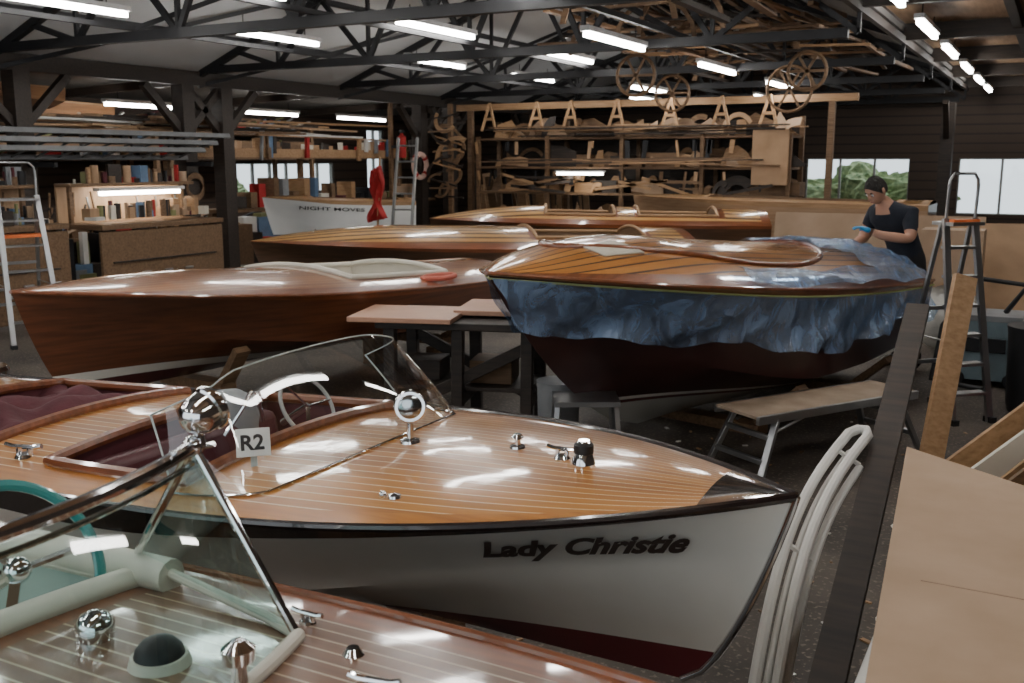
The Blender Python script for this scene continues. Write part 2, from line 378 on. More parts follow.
def lettering_on(boat,txt,size,s0,s1,drop,side,m_,nm,bold=.004,shear=.35,hscale=1):
    me=text_mesh(txt,size,shear,bold); bm=bmesh.new(); bm.from_mesh(me)
    bmesh.ops.triangulate(bm,faces=bm.faces)
    for _ in range(4):
        E=[e for e in bm.edges if e.calc_length()>size*.12]
        if not E: break
        bmesh.ops.subdivide_edges(bm,edges=E,cuts=1); bmesh.ops.triangulate(bm,faces=bm.faces)
    xs=[v.co.x for v in bm.verts]; x0,x1=min(xs),max(xs)
    tab=[]; acc=0; prev=None
    for i in range(201):
        a=s0+(s1-s0)*i/200; p=Vector(boat.side(a,.5))
        if prev is not None: acc+=(p-prev).length
        prev=p; tab.append((acc,a))
    def inv(d):
        for i in range(1,201):
            if tab[i][0]>=d:
                f=(d-tab[i-1][0])/(tab[i][0]-tab[i-1][0]); return tab[i-1][1]+(tab[i][1]-tab[i-1][1])*f
        return s1
    for v in bm.verts:
        a=inv((v.co.x-x0)/(x1-x0)*acc); c,zc=boat.chn(a); H=boat.zs(a)-zc
        q=(drop-v.co.y*hscale)/H; q=min(1,max(.01,q)); x,y,z=boat.side(a,q); v.co=(x-.003,side*(y+.012),z)
    bm.to_mesh(me); bm.free(); me.materials.clear(); me.materials.append(m_)
    o=bpy.data.objects.new(nm,me); SC.collection.objects.link(o); o.parent=boat.root
    return o
letter=mat('brown_lettering',(.045,.03,.025),.4)
lettering_on(LC,'Lady Christie',.085,.171,.050,.157,1,letter,'name_lettering',.0034,.45,1.25)
n_=Vector((-.62,.62,.5)).normalized(); h_=(Vector((0,0,1))-n_*n_.z).normalized(); w_=h_.cross(n_)
PR=Matrix((w_,h_,n_)).transposed(); pc=Vector((1.60,.34,LCD(1.58,.34)[2]+.07))
m=MB(); m.box(pc,(.105,.09,.004),mat('white_card',(.8,.8,.78),.6),rot=PR); m.box(pc-h_*.05-n_*.02,(.02,.05,.01),edge,rot=PR); m.obj('number_placard',lr)
me=text_mesh('R2',.068,0,.002); me.materials.append(black)
o=bpy.data.objects.new('placard_digits',me); SC.collection.objects.link(o); o.parent=lr
o.matrix_local=Matrix.Translation(pc+n_*.0035-w_*.041-h_*.024)@PR.to_4x4()
m=MB(); m.box((2.24,0,.66),(.12,.92,.36),purple,rot=(0,.18,0)); m.box((2.06,0,.54),(.36,.92,.12),purple); m.obj('front_seat',lr,bevel=.04)
m=MB(); m.box((3.42,0,.62),(.12,.8,.34),maroon,rot=(0,.18,0)); m.box((3.2,0,.52),(.36,.8,.12),maroon); m.obj('rear_seat',lr,bevel=.04)
m=MB()
def cloth(u,w):
    e=min(1,6*min(u,1-u),6*min(w,1-w))
    return (2.74+.95*u,-.47+.78*w,.755+.065*e+.035*e*math.sin(9*u+5*w)*math.sin(7*w+2)+.02*math.sin(17*u-9*w)+.014*math.cos(21*w+6*u))
m.grid(cloth,lin(0,1,50),lin(0,1,50),maroon); m.obj('folded_cover_cloth',lr,angle=80,solid=.01)
m=MB(); cc=Vector((1.92,-.30,.92)); Rw=Euler((0,-1.0,0)).to_matrix(); wgr=mat('pale_wheel_rim',(.38,.38,.36),.4)
m.tube([cc+Rw@Vector((.13*math.cos(a),.13*math.sin(a),0)) for a in lin(0,2*math.pi,33)[:-1]],.008,wgr,8,True)
for a in(.5,2.6,4.7): m.beam(cc,cc+Rw@Vector((.13*math.cos(a),.13*math.sin(a),0)),.016,.006,chrome)
m.cyl(cc,cc+Rw@Vector((0,0,-.15)),.016,chrome); m.obj('steering_wheel',lr)
m=MB(); m.tube([(2.0,.06,.88),(1.96,.0,.98),(1.98,-.06,1.02),(2.02,-.14,.98),(2.02,-.16,.88)],.008,chrome); m.obj('grab_rail',lr)
m=MB(); m.rev((2.30,-.28,.72),(2.32,-.28,.94),[(0,.11),(.5,.12),(.85,.10),(1,.05)],greyp,16)
m.obj('head_restraint_pad',lr)
cleat(lr,LCD(2.5,.50),.3,.14,'side_cleat')
LC.cradle('trailer_bunks',[1.3,3.4])
m=MB(); m.cyl((.42,-.2,.09),(.42,-.14,.09),.085,black,n=20); m.beam((.42,-.17,.09),(1.3,0,.24),.05,.05,steel); m.cyl((.42,-.25,.09),(.42,-.09,.09),.015,steel); m.obj('trailer_jockey_wheel',lr)

# --- foreground boat ---
fg_h=hullmat('fg_mahogany_hull',(.14,.042,.018),(.22,.07,.03),[(.42,(.1,.015,.015))])
fg_deck=deckmat('brown_planked_deck',(.12,.053,.027),(.20,.092,.045),(.56,.46,.33),.042,.13)
mint=mat('mint_cockpit_lining',(.38,.48,.44),.5,var=.05)
FG=Boat('chrome_trimmed_speedboat',.95,.90,math.pi,4.4,.74,.93,.86,.32,.3,fg_h,fg_h,fg_deck,mahog,holes=[(.622,.82,.80)],camber=.05,coam=cream,inner=mint,rail=mahog,p=2.6,sm=.5)
fr_=FG.root
def FGD(X,Y,dz=0):
    x=.95-X; y=.90-Y; a=x/FG.L; return Vector((x,y,FG.D(a,y/FG.b(a))[2]+dz))
def FL(X,Y,Z): return Vector((.95-X,.90-Y,Z))
m=MB()
for sd in(1,-1):
    m.tube([ (lambda q:(q[0],q[1],q[2]+.03))(FG.D(a,sd*.82)) for a in lin(.60,.82,16)],.040,cream,12)
m.tube([ (lambda q:(q[0],q[1],q[2]+.015))(FG.D(.622,t)) for t in lin(-.8,.8,16)],.028,cream,12)
m.obj('coaming_roll',fr_)
yb=lin(-.52,.52,25)
def fw(y,k):
    base=FGD(-1.26,.90-y); x0=base.x-.10*(1-(y/.52)**2)
    q=Vector((x0,y,base.z+.01)); top=Vector((x0+.20,y*.90,1.295)); return q.lerp(top,k)
m=MB(); m.grid(fw,yb,lin(0,1,6),glt)
CW=lambda sd:Vector((FL(-1.80,0,0).x,sd*.60,.955))
for sd in(1,-1):
    A=fw(.52*sd,0);B=fw(.52*sd,1);C=CW(sd)
    m.add([A,B,C],[(0,1,2)],glt)
m.obj('windscreen_glass',fr_,angle=80)
m=MB(); m.tube([fw(y,1) for y in yb],.014,chrome,10); m.tube([fw(y,1)+Vector((.004,0,-.035)) for y in yb],.006,chrome,8)
for sd in(1,-1):
    A=fw(.52*sd,0);B=fw(.52*sd,1);C=CW(sd)
    m.tube([A,A.lerp(B,.5),B],.010,chrome,10); m.tube([B,B.lerp(C,.5),C],.010,chrome,10)
    m.sph(B,.022,chrome,14)
m.tube([fw(y,0)+Vector((-.005,0,.0)) for y in yb],.015,cream,10)
m.tube([fw(-.52,0),fw(-.52,0)+Vector((.1,-.03,0)),Vector((FL(-1.7,0,0).x,-.60,.93))],.012,cream,10)
m.obj('windscreen_frame',fr_)
B_=fw(-.52,1)
spotlight(fr_,B_+Vector((-.01,-.01,.0)),(-.1,-.85,.3),.041,.062)
m=MB(); c=FGD(-1.40,1.20); m.rev(c,c+Vector((0,0,.02)),[(0,.058),(1,.052)],cream,24); m.rev(c+Vector((0,0,.018)),c+Vector((0,0,.055)),[(0,.047),(.4,.043),(.8,.03),(1,.008)],black,24); m.obj('deck_vent',fr_)
m=MB(); c=FGD(-1.19,1.19); m.rev(c,c+Vector((0,0,.10)),[(0,.035),(.08,.03),(.15,.015),(.55,.014),(.62,.028),(.85,.03),(1,.012)],chrome,20); m.obj('horn_post',fr_)
m=MB(); c=FGD(-1.60,1.22); m.rev(c,c+Vector((0,0,.06)),[(0,.035),(.5,.038),(.8,.028),(1,.005)],chrome,20); m.obj('instrument_pod',fr_)
m=MB(); cc=FL(-1.86,1.24,1.0); Rw=Euler((0,-1.05,0)).to_matrix()
m.tube([cc+Rw@Vector((.19*math.cos(a),.19*math.sin(a),0)) for a in lin(0,2*math.pi,41)[:-1]],.013,teal,10,True)
for a in(.5,2.6,4.7): m.beam(cc,cc+Rw@Vector((.19*math.cos(a),.19*math.sin(a),0)),.022,.008,chrome)
m.sph(cc,.03,chrome,14); m.cyl(cc,cc+Rw@Vector((0,0,-.16)),.02,chrome); m.obj('steering_wheel',fr_)
m=MB(); m.box((3.50,0,.66),(.14,1.05,.42),cream,rot=(0,.2,0)); m.box((3.25,0,.54),(.4,1.05,.14),cream); m.obj('bench_seat',fr_,bevel=.04)
cleat(fr_,FGD(-1.30,1.50),.0,.08,'side_cleat',.6); cleat(fr_,FGD(-.98,1.30),.2,.10,'bow_cleat',.8)
m=MB(); c=FGD(-1.12,1.42); m.rev(c,c+Vector((0,0,.015)),[(0,.022),(1,.012)],chrome,16); m.obj('deck_filler_cap',fr_)
FG.cradle('trestle_bunks',[1.2,3.4])

# --- left mahogany boat ---
mh=hullmat('red_mahogany_hull',(.085,.028,.013),(.165,.056,.023),[(.53,(.7,.68,.62)),(.47,(.07,.012,.012))])
mdk=deckmat('red_mahogany_deck',(.23,.08,.027),(.40,.16,.055),(.6,.36,.18),.06,.07)
X,Y=site(-2.98,5.88); MA=Boat('mahogany_launch_boat',X,Y,ang_of(.56,.83),4.6,.88,1.08,.80,.36,.36,mh,mahog,mdk,mahog,holes=[(.50,.76,.66)],camber=.13,coam=cream,inner=cream,rail=mahog,tr=.8,coamr=.024)
m=MB(); m.box((3.1,0,.72),(.16,1.0,.26),cream,rot=(0,.15,0)); m.box((2.85,0,.62),(.4,1.0,.14),cream); m.obj('front_seat',MA.root,bevel=.05)
m=MB(); c=MA.D(.70,-.82); m.tube([Vector(c)+Vector((.18*math.cos(a),.09*math.sin(a),.02)) for a in lin(0,6.283,25)[:-1]],.022,mat('red_lifebuoy',(.5,.12,.08),.6),8,True); m.obj('lifebuoy_cushion',MA.root)
MA.cradle('cradle_bunks',[1.3,3.6])

# --- boat under plastic film ---
ch=hullmat('oxblood_hull',(.032,.011,.010),(.058,.019,.015),[(.335,(.7,.68,.63)),(.31,(.09,.02,.018)),(.285,(.5,.5,.46))],.4,.5,False,slope=-.022)
cdk=deckmat('orange_planked_deck',(.40,.155,.032),(.62,.275,.065),(.07,.03,.018),.095,.2)
X,Y=site(-.14,5.47); CB=Boat('film_wrapped_boat',X,Y,ang_of(.68,.73),4.45,.98,1.24,.88,.10,1.45,ch,mahog,cdk,mahog,holes=[],camber=.27,p=3.0,sm=.5,tr=.82,rail=mahog,flare=.9,drop=1.3,covw=.86)
cr_=CB.root
fm=film('masking_film',(.42,.60,.92),.34)
m=MB()
def fl(a,w):
    q=.07+ w*(.70-.28*a+.07*math.sin(14*a)+.04*math.sin(37*a)+.02*math.sin(90*a)); x,y,z=CB.side(a,min(1,q))
    o=.012+.08*w*(1+math.sin(24*a+4*w))*.5+.035*math.sin(47*a+7*w)*w+.012*math.sin(110*a+5*w)*w
    return (x-.03*w,-(y+o),z-.02*w-.015*math.sin(3.1*w)*math.sin(30*a))
A=[(i/110)**1.3*.99+.0 for i in range(111)]
m.grid(fl,A,lin(0,1,18),fm); m.grid(lambda a,w:(fl(a,w)[0],-fl(a,w)[1],fl(a,w)[2]),A,lin(0,1,18),fm)
m.obj('masking_film_skirt',cr_,angle=80)
m=MB()
def fd(a,t):
    x,y,z=CB.D(min(1,a),t); e=max(0,a-1)*4.45; return (x+e*.4+.02*math.sin(20*t),y,z+.02+.03*abs(math.sin(15*a+6*t))+.015*math.sin(31*t+11*a)-e*1.2)
m.grid(fd,lin(.3,.99,50),lin(-1,-.82,8),fm); m.grid(fd,lin(.3,.99,50),lin(.70,1.0,12),fm); m.grid(fd,lin(.76,1.05,36),lin(-.82,.70,40),fm)
m.obj('masking_film_deck',cr_,angle=80)
m=MB()
for sd in(1,-1): m.tube([ (x,y*(1+.012)*sd,z) for x,y,z in [CB.side(a,.075) for a in [ (i/40)**1.5 for i in range(41)]]],.007,mat('masking_tape',(.35,.38,.14),.6),6)
m.obj('masking_tape_line',cr_)
m=MB(); m.tube([Vector(CB.D(.45+.33*math.cos(a),.72*math.sin(a)))+Vector((0,0,.005)) for a in lin(0,2*math.pi,65)[:-1]],.020,mahog,8,True)
m.obj('cabin_coaming',cr_,angle=60)
m=MB(); m.grid(lambda a,t:tuple(Vector(CB.D(a,t))+Vector((0,0,.012))),lin(.14,.20,6),lin(-.55,-.25,6),mat('masking_paper',(.6,.55,.45),.6)); m.obj('masking_paper_patch',cr_,solid=.01)
CB.cradle('cradle_bunks',[2.1,3.7])

# --- background boats ---
nb=hullmat('dark_launch_hull',(.05,.024,.012),(.10,.05,.025),[(.3,(.3,.3,.3))])
bdk=deckmat('pine_striped_deck',(.46,.23,.07),(.63,.36,.13),(.10,.045,.018),.13,.35)
def bgboat(name,p0,p1,B,zt,ze,zk,hull,band,dk,cov,holes=((.3,.8,.7),),b=False,cr=True,**k):
    X,Y=p0 if b else site(*p0); d=Vector((p1[0]-p0[0],p1[1]-p0[1])); A=math.atan2(d.y,d.x) if b else ang_of(*d.normalized())
    bt=Boat(name,X,Y,A,d.length,B,zt,ze,zk,.3,hull,band,dk,cov,holes=list(holes),**k)
    if cr: bt.cradle('cradle_bunks',[d.length*.3,d.length*.75])
    return bt
bgboat('slipper_launch',(-3.15,12.0),(2.2,13.2),.9,.90,.78,.3,nb,mahog,bdk,mahog,holes=((.62,.88,.7),),coam=tim,inner=tim2,camber=.22,covw=.85)
bgboat('slipper_launch',(-1.2,14.5),(3.6,14.4),.7,1.03,.96,.4,nb,mahog,bdk,mahog,holes=((.35,.55,.7),(.62,.85,.7)),coam=tim,inner=tim2,camber=.22,covw=.85)
tanh=hullmat('bare_ply_hull',(.30,.18,.10),(.42,.27,.16),[(.3,(.2,.12,.07))],.5,.2)
bgboat('bare_timber_cruiser',(-6.3,15.9),(-1.6,15.9),.7,1.28,1.22,.3,tanh,tim,bdk,tim,holes=((.3,.9,.7),),inner=tim2,b=True)
wh=hullmat('white_launch_hull',(.68,.69,.68),(.76,.76,.74),[(.72,(.05,.08,.2))],.4,.3,False)
wb=bgboat('white_launch_boat',(-10.75,11.75),(-9.45,13.75),.5,1.30,1.2,.45,wh,tim,bdk,tim,holes=((.3,.9,.7),),inner=tim2,b=True)
lettering_on(wb,'NIGHT MOVES',.075,.20,.62,.16,-1,black,'name_lettering',.001,0)
dh=hullmat('varnished_dinghy_hull',(.25,.11,.045),(.38,.19,.08),[])
bgboat('clinker_dinghy',(-13.75,8.4),(-13.75,11.3),.5,2.82,2.72,2.39,dh,tim,bdk,tim,holes=((.25,.9,.75),),inner=tim2,b=True,cr=False,camber=.01)
bgboat('clinker_dinghy',(-11.75,6.1),(-11.75,8.9),.42,2.86,2.78,2.52,dh,tim,bdk,tim,holes=((.25,.9,.75),),inner=tim2,b=True,cr=False,camber=.01)

# ---------------- room ----------------
def slab(name,c,d,m_): m=MB(); m.box(c,d,m_); return m.obj(name)
fl_m,nt,b=_new('dirty_concrete'); N=nt.nodes; Lk=nt.links
tc=N.new('ShaderNodeTexCoord'); n1=N.new('ShaderNodeTexNoise'); n1.inputs['Scale'].default_value=.9; n1.inputs['Detail'].default_value=9; n1.inputs['Roughness'].default_value=.65
n2=N.new('ShaderNodeTexNoise'); n2.inputs['Scale'].default_value=45; n2.inputs['Detail'].default_value=3
Lk.new(tc.outputs['Object'],n1.inputs['Vector']); Lk.new(tc.outputs['Object'],n2.inputs['Vector'])
cr=N.new('ShaderNodeValToRGB'); cr.color_ramp.elements[0].position=.35; cr.color_ramp.elements[1].position=.65
cr.color_ramp.elements[0].color=(.030,.025,.021,1); cr.color_ramp.elements[1].color=(.11,.09,.073,1); Lk.new(n1.outputs['Fac'],cr.inputs[0])
c2=N.new('ShaderNodeValToRGB'); c2.color_ramp.elements[0].position=.56; c2.color_ramp.elements[1].position=.68; c2.color_ramp.elements[0].color=(0,0,0,1); c2.color_ramp.elements[1].color=(.7,.7,.7,1); Lk.new(n2.outputs['Fac'],c2.inputs[0])
mx=N.new('ShaderNodeMix'); mx.data_type='RGBA'; Lk.new(c2.outputs[0],mx.inputs[0]); Lk.new(cr.outputs[0],mx.inputs[6]); mx.inputs[7].default_value=(.26,.21,.165,1)
Lk.new(mx.outputs[2],b.inputs['Base Color']); b.inputs['Roughness'].default_value=.7
slab('floor',(-5.5,10,-.05),(22,30,.1),fl_m)
cladm,nt,b=_new('dark_board_cladding'); N=nt.nodes; Lk=nt.links
tc=N.new('ShaderNodeTexCoord'); sp=N.new('ShaderNodeSeparateXYZ'); Lk.new(tc.outputs['Object'],sp.inputs[0])
dv=N.new('ShaderNodeMath'); dv.operation='DIVIDE'; dv.inputs[1].default_value=.2; Lk.new(sp.outputs[2],dv.inputs[0])
fr=N.new('ShaderNodeMath'); fr.operation='FRACT'; Lk.new(dv.outputs[0],fr.inputs[0])
cr=N.new('ShaderNodeValToRGB'); cr.color_ramp.elements[0].position=0; cr.color_ramp.elements[0].color=(.008,.006,.005,1); cr.color_ramp.elements[1].position=.25; cr.color_ramp.elements[1].color=(.055,.035,.024,1); Lk.new(fr.outputs[0],cr.inputs[0])
Lk.new(cr.outputs[0],b.inputs['Base Color']); b.inputs['Roughness'].default_value=.7
def wall_y(name,Y,x0,x1,z1,openings,m_,t=.15):
    m=MB(); xs=sorted(set([x0,x1]+[o[i] for o in openings for i in(0,1)]))
    for a,bb in zip(xs[:-1],xs[1:]):
        hit=[o for o in openings if o[0]<=a and o[1]>=bb]
        if hit:
            o=hit[0]
            if o[2]>0: m.box(((a+bb)/2,Y,o[2]/2),(bb-a,t,o[2]),m_)
            m.box(((a+bb)/2,Y,(o[3]+z1)/2),(bb-a,t,z1-o[3]),m_)
        else: m.box(((a+bb)/2,Y,z1/2),(bb-a,t,z1),m_)
    return m.obj(name)
wall_y('wall_back',24,-15.2,5,5.2,[(-5.2,-2.95,.9,1.9),(-1.95,.6,.7,1.9)],cladm)
wall_y('wall_front',-4,-15.2,5,5.2,[(-9,4.2,0,3.3)],cladm)
slab('wall_right',(4.9,10,2.6),(.15,28,5.2),cladm)
m=MB()
for a,bb,z0,z1 in [(-4,15.7,0,4),(15.7,18.9,0,1.15),(15.7,18.9,1.8,4),(18.9,20.2,0,4),(20.2,20.9,0,.8),(20.2,20.9,2.6,4),(20.9,24,0,4)]:
    m.box((-15.1,(a+bb)/2,(z0+z1)/2),(.15,bb-a,z1-z0),cladm)
m.obj('wall_left')
wf=mat('window_frame_paint',(.3,.3,.28),.5)
def window(name,axis,c,w,h,nx,pane):
    m=MB()
    for i in range(nx+1):
        o=-w/2+w*i/nx
        if axis=='x': m.box((c[0]+o,c[1],c[2]),(.05,.06,h),wf)
        else: m.box((c[0],c[1]+o,c[2]),(.06,.05,h),wf)
    for k in(-.5,.5):
        if axis=='x': m.box((c[0],c[1],c[2]+k*h),(w,.07,.05),wf)
        else: m.box((c[0],c[1],c[2]+k*h),(.07,w,.05),wf)
    if axis=='x': m.box(c,(w,.006,h),pane)
    else: m.box(c,(.006,w,h),pane)
    return m.obj(name)
pane=glass('window_pane',(.95,.97,.97),.03)
window('window_1','x',(-4.075,24,1.4),2.25,1.0,3,pane)
window('window_2','x',(-.675,24,1.3),2.55,1.2,3,pane)
window('window_3','y',(-15.1,17.3,1.475),3.2,.65,6,pane)
window('window_4','y',(-15.1,20.55,1.7),.7,1.8,2,pane)
leaf=mat('hedge_leaves',(.10,.18,.07),.7,c2=(.5,.58,.3),scale=9,bump=1)
def bush(name,c,s):
    bm=bmesh.new(); bmesh.ops.create_icosphere(bm,subdivisions=5,radius=1)
    for v in bm.verts:
        k=1+.18*math.sin(7*v.co.x+3*v.co.z)+.12*math.sin(13*v.co.y+5*v.co.x)+R.uniform(-.09,.09); v.co=Vector((v.co.x*s[0]*k,v.co.y*s[1]*k,max(-.99,v.co.z*k)*s[2]))+Vector(c)
    me=bpy.data.meshes.new(name); bm.to_mesh(me); bm.free(); me.materials.append(leaf); o=bpy.data.objects.new(name,me); SC.collection.objects.link(o)
bush('garden_hedge',(-4.3,27,.75),(1.7,.8,.85)); bush('garden_hedge',(-17.6,17,.7),(.8,1.8,.7))
slab('ground_outside',(-6,32,-.1),(40,16,.1),mat('gravel',(.3,.29,.26),.9,scale=30))
slab('ground_outside',(-21,12,-.1),(11,26,.1),mat('gravel',(.3,.29,.26),.9,scale=30))
roofw=mat('white_roof_lining',(.50,.51,.52),.7,c2=(.64,.65,.66),scale=.7)
def roofpanel(name,x0,z0,x1,z1,m_):
    m=MB(); m.beam((x0,10,z0),(x1,10,z1),28,.06,m_,up=(0,0,1))
    return m.obj(name)
roofpanel('ceiling_slope_left',-11,3.12,-6.2,5.0,roofw); roofpanel('ceiling_slope_right',-6.2,5.0,-1.9,3.5,mat('dark_roof_lining',(.13,.12,.11),.8,c2=(.22,.21,.20),scale=.7)); roofpanel('ceiling_aisle',-15.2,2.95,-11,3.12,mat('aisle_roof',(.12,.11,.10),.7))
m=MB(); m.box((1.5,10,3.6),(6.8,28,.06),wood('ceiling_boards_mat',(.24,.145,.08),(.38,.24,.14),.6,stretch=(8,1,1))); m.obj('ceiling_boards')
for Y in [1.2,4.4,7.6,10.8,14,17.2,20.4,23.5]:
    m=MB(); zc=3.12
    m.beam((-10.9,Y,zc),(-2.0,Y,zc),.09,.10,steel); m.beam((-11,Y,3.05),(-6.2,Y,4.92),.08,.1,steel); m.beam((-6.2,Y,4.92),(-1.9,Y,3.42),.08,.1,steel)
    n=6
    for i in range(n):
        x=-11+9.1*(i+.5)/n; zt=3.05+(x+11)/4.8*1.87 if x<-6.2 else 4.92-(x+6.2)/4.3*1.5
        xa=-11+9.1*i/n; xb=-11+9.1*(i+1)/n
        m.beam((xa,Y,zc),(x,Y,zt),.05,.06,steel); m.beam((xb,Y,zc),(x,Y,zt),.05,.06,steel)
        m.beam((xb,Y,zc),(xb,Y,min(4.92,3.05+(xb+11)/4.8*1.87) if xb<-6.2 else 4.92-(xb+6.2)/4.3*1.5),.04,.05,steel)
    m.beam((-1.9,Y,3.46),(4.8,Y,3.46),.1,.2,darkwood)
    m.beam((-15.0,Y,2.84),(-11,Y,3.0),.08,.12,darkwood)
    m.obj('roof_truss')
m=MB()
for x in(-10,-8.8,-7.6,-6.6,-5.6,-4.4,-3.2):
    zt=3.05+(x+11)/4.8*1.87 if x<-6.2 else 4.92-(x+6.2)/4.3*1.5
    m.beam((x,-3.9,zt+.03),(x,23.9,zt+.03),.07,.09,steel)
m.beam((-11,-3.9,3.0),(-11,23.9,3.0),.16,.2,darkwood); m.beam((-1.9,-3.9,3.36),(-1.9,23.9,3.36),.06,.09,darkwood)
for x in(-8.6,-6.2,-3.8): m.beam((x,-3.9,3.2),(x,23.9,3.2),.05,.05,steel)
for x in(-.6,.8,2.4): m.beam((x,-3.9,3.5),(x,23.9,3.5),.1,.14,darkwood)
for i,Y in enumerate([1.2,4.4,7.6,10.8,14,17.2,20.4]):
    m.beam((-8.6,Y,3.2),(-6.2,Y+3.2,4.85),.05,.05,steel); m.beam((-6.2,Y,4.85),(-3.8,Y+3.2,3.2),.05,.05,steel); m.beam((-11,Y,2.9),(-8.6,Y+3.2,4.0),.05,.05,steel)
m.obj('roof_purlins')
for (x,y) in [(-11,4.6),(-11,7.9),(-11,10.5),(-11,11.25),(-11,16.5),(-11,17.6),(-1.9,20.4),(-11,21)]:
    m=MB(); m.box((x,y,1.45),(.22,.22,2.9),darkwood)
    for k in(-1,1): m.beam((x,y,2.2),(x,y+k*.7,2.88),.1,.1,darkwood)
    m.obj('timber_post')
def arcpiece(w,h,th,sp):
    pts=[]; n=8
    for i in range(n+1): a=math.pi*sp*i/n; pts.append((w/2*math.cos(a)*-1,h*math.sin(a)))
    for i in range(n,-1,-1): a=math.pi*sp*i/n; pts.append((w/2*(1-th)*math.cos(a)*-1,h*(1-th)*math.sin(a)))
    return pts
m=MB()
for lay,(z0,ya,yb2) in enumerate([(3.2,10.9,13.9),(3.2,14.1,17.1),(3.2,8.3,10.7)]):
    for i in range(64 if lay<2 else 12):
        xm=R.uniform(-5.5,-2.3); zmax=min(4.1,4.92-(xm+6.2)/4.3*1.5-.15)
        z=R.uniform(3.18,max(3.25,zmax)); k=R.random(); c_=R.choice([tim,tim2,tim2,darkwood,darkwood,tim2,tim])
        if k<.55:
            y=R.uniform(ya,yb2); L=R.uniform(1.2,3.0)/2; m.beam((xm,max(ya-.3,y-L),z),(xm+R.uniform(-.25,.25),min(yb2+.3,y+L),z+R.uniform(-.04,.06)),R.uniform(.04,.09),R.uniform(.02,.05),c_)
        elif k<.85:
            y=R.uniform(ya,yb2); L=R.uniform(.4,1.0); z=min(z,3.45); m.beam((max(-5.9,xm-L),y,z),(min(-2.2,xm+L),y+R.uniform(-.3,.3),z+R.uniform(-.06,.05)),R.uniform(.04,.08),.03,c_)
        else:
            y=R.uniform(ya,yb2); w=R.uniform(.8,1.5); xm=max(-5.2,min(-3.6,xm)); m.prism(arcpiece(w,R.uniform(.3,.55),.10,1),.03,tim2,Matrix.Translation((xm,y,3.19))@Matrix.Rotation(R.uniform(-.2,.2),4,'Z')@Matrix.Rotation(math.pi/2,4,'X'))
# ring frames and rib moulds hung beneath the chords
for (x,y,r) in [(-5.2,14.6,.26),(-3.3,13.9,.30),(-4.6,11.6,.24),(-2.7,12.2,.22)]:
    m.tube([(x+r*math.cos(a),y,3.10-r+r*math.sin(a)) for a in lin(0,6.283,29)[:-1]],.022,tim2,6,True)
    for a in(0,1.05,2.1): m.beam((x+r*math.cos(a),y,3.10-r+r*math.sin(a)),(x-r*math.cos(a),y,3.10-r-r*math.sin(a)),.02,.03,tim2)
m.obj('rafter_timber_store')
tubem=emis('fluorescent_glow',(1,.975,.93),48); hs=mat('lamp_housing',(.6,.6,.6),.5)
def tubelight(x,y,z,L=1.5):
    e=MB(); e.box((x,y,z),(.055,L,.045),tubem); e.box((x,y,z+.055),(.10,L+.06,.05),hs)
    for k in(-1,1): e.cyl((x,y+k*L*.35,z+.08),(x,y+k*L*.35,z+.20),.006,steel,n=6)
    e.obj('fluorescent_batten_light')
for x,ys in [(-8.15,[.5,3.4,6.36,9.25,12.7,15.8]),(-6.1,[.2,3.2,6.3,9.53,12.9,16.0])]:
    for y in ys: tubelight(x,y,3.25 if y<15.9 else 3.0)
for y in [-2.2,.6,3.6,6.7,9.78,13.26,16.6]: tubelight(-4.1,y,3.25 if y<8 else 3.04)
for y in [-2,1,3.8,6.6,9.3,12.05,14.6,17.3,19.9,22.4]: tubelight(-1.4,y,3.25)
for y in [5.5,8.3,11,13.7,16.4]: tubelight(-12.3,y,2.66)
for x,y in [(-7.4,19.2),(-5.2,20),(1.2,.5),(1.2,4.5),(1.2,9)]: tubelight(x,y,3.05)

# ---------------- rear pattern rack ----------------
m=MB(); Yr=17; x0,x1=-9.9,-3.95
for z in(.5,1.25,1.72,2.25): m.box(((x0+x1)/2,Yr+.3,z),(x1-x0,.9,.04),tim2)
for x in lin(x0,x1,5): m.box((x,Yr+.72,1.3),(.08,.08,2.6),tim2); m.box((x,Yr-.12,1.15),(.07,.07,2.3),tim2)
m.box(((x0+x1)/2+.2,Yr+.1,2.86),(x1-x0+1.6,.1,.12),tim); m.box(((x0+x1)/2,Yr+.78,1.9),(x1-x0,.03,1.3),darkwood)
for x in(x0-.3,x1+.6): m.box((x,Yr+.1,1.4),(.1,.1,2.8),tim2)
m.box((x1-.3,Yr-.2,1.9),(.6,.04,.9),ply)
m.obj('timber_storage_rack')
m=MB()
for rep in range(2):
  for z,hh in((.52,.6),(1.27,.38),(1.74,.42),(2.27,.42)):
    x=x0+.2
    while x<x1-.3:
        w=R.uniform(.2,.85); h=R.uniform(.14,hh); mm=R.choice([ply,tim,tim2,tim2,card,darkwood,tim]); M4=Matrix.Translation((x+w/2,Yr-.1+R.uniform(0,.5),z))@Matrix.Rotation(R.uniform(-.3,.3),4,'Z')@Matrix.Rotation(math.pi/2-R.uniform(0,.5),4,'X')@Matrix.Rotation(R.uniform(-.12,.12),4,'Z')
        k=R.random()
        if k<.3: m.prism(arcpiece(w,h,R.uniform(.15,.5),R.uniform(.5,1)),.02,mm,M4)
        elif k<.85: m.prism([(-w/2,0),(w/2,0),(w/2*R.uniform(.1,1),h*R.uniform(.4,1)),(w*R.uniform(-.2,.2),h),(-w/2*R.uniform(.1,1),h*R.uniform(.3,1))],.02,mm,M4)
        else: m.box((x+w/2,Yr+.2,z+h*.3),(w,.4,h*.6),mm)
        x+=w*R.uniform(.35,.8)
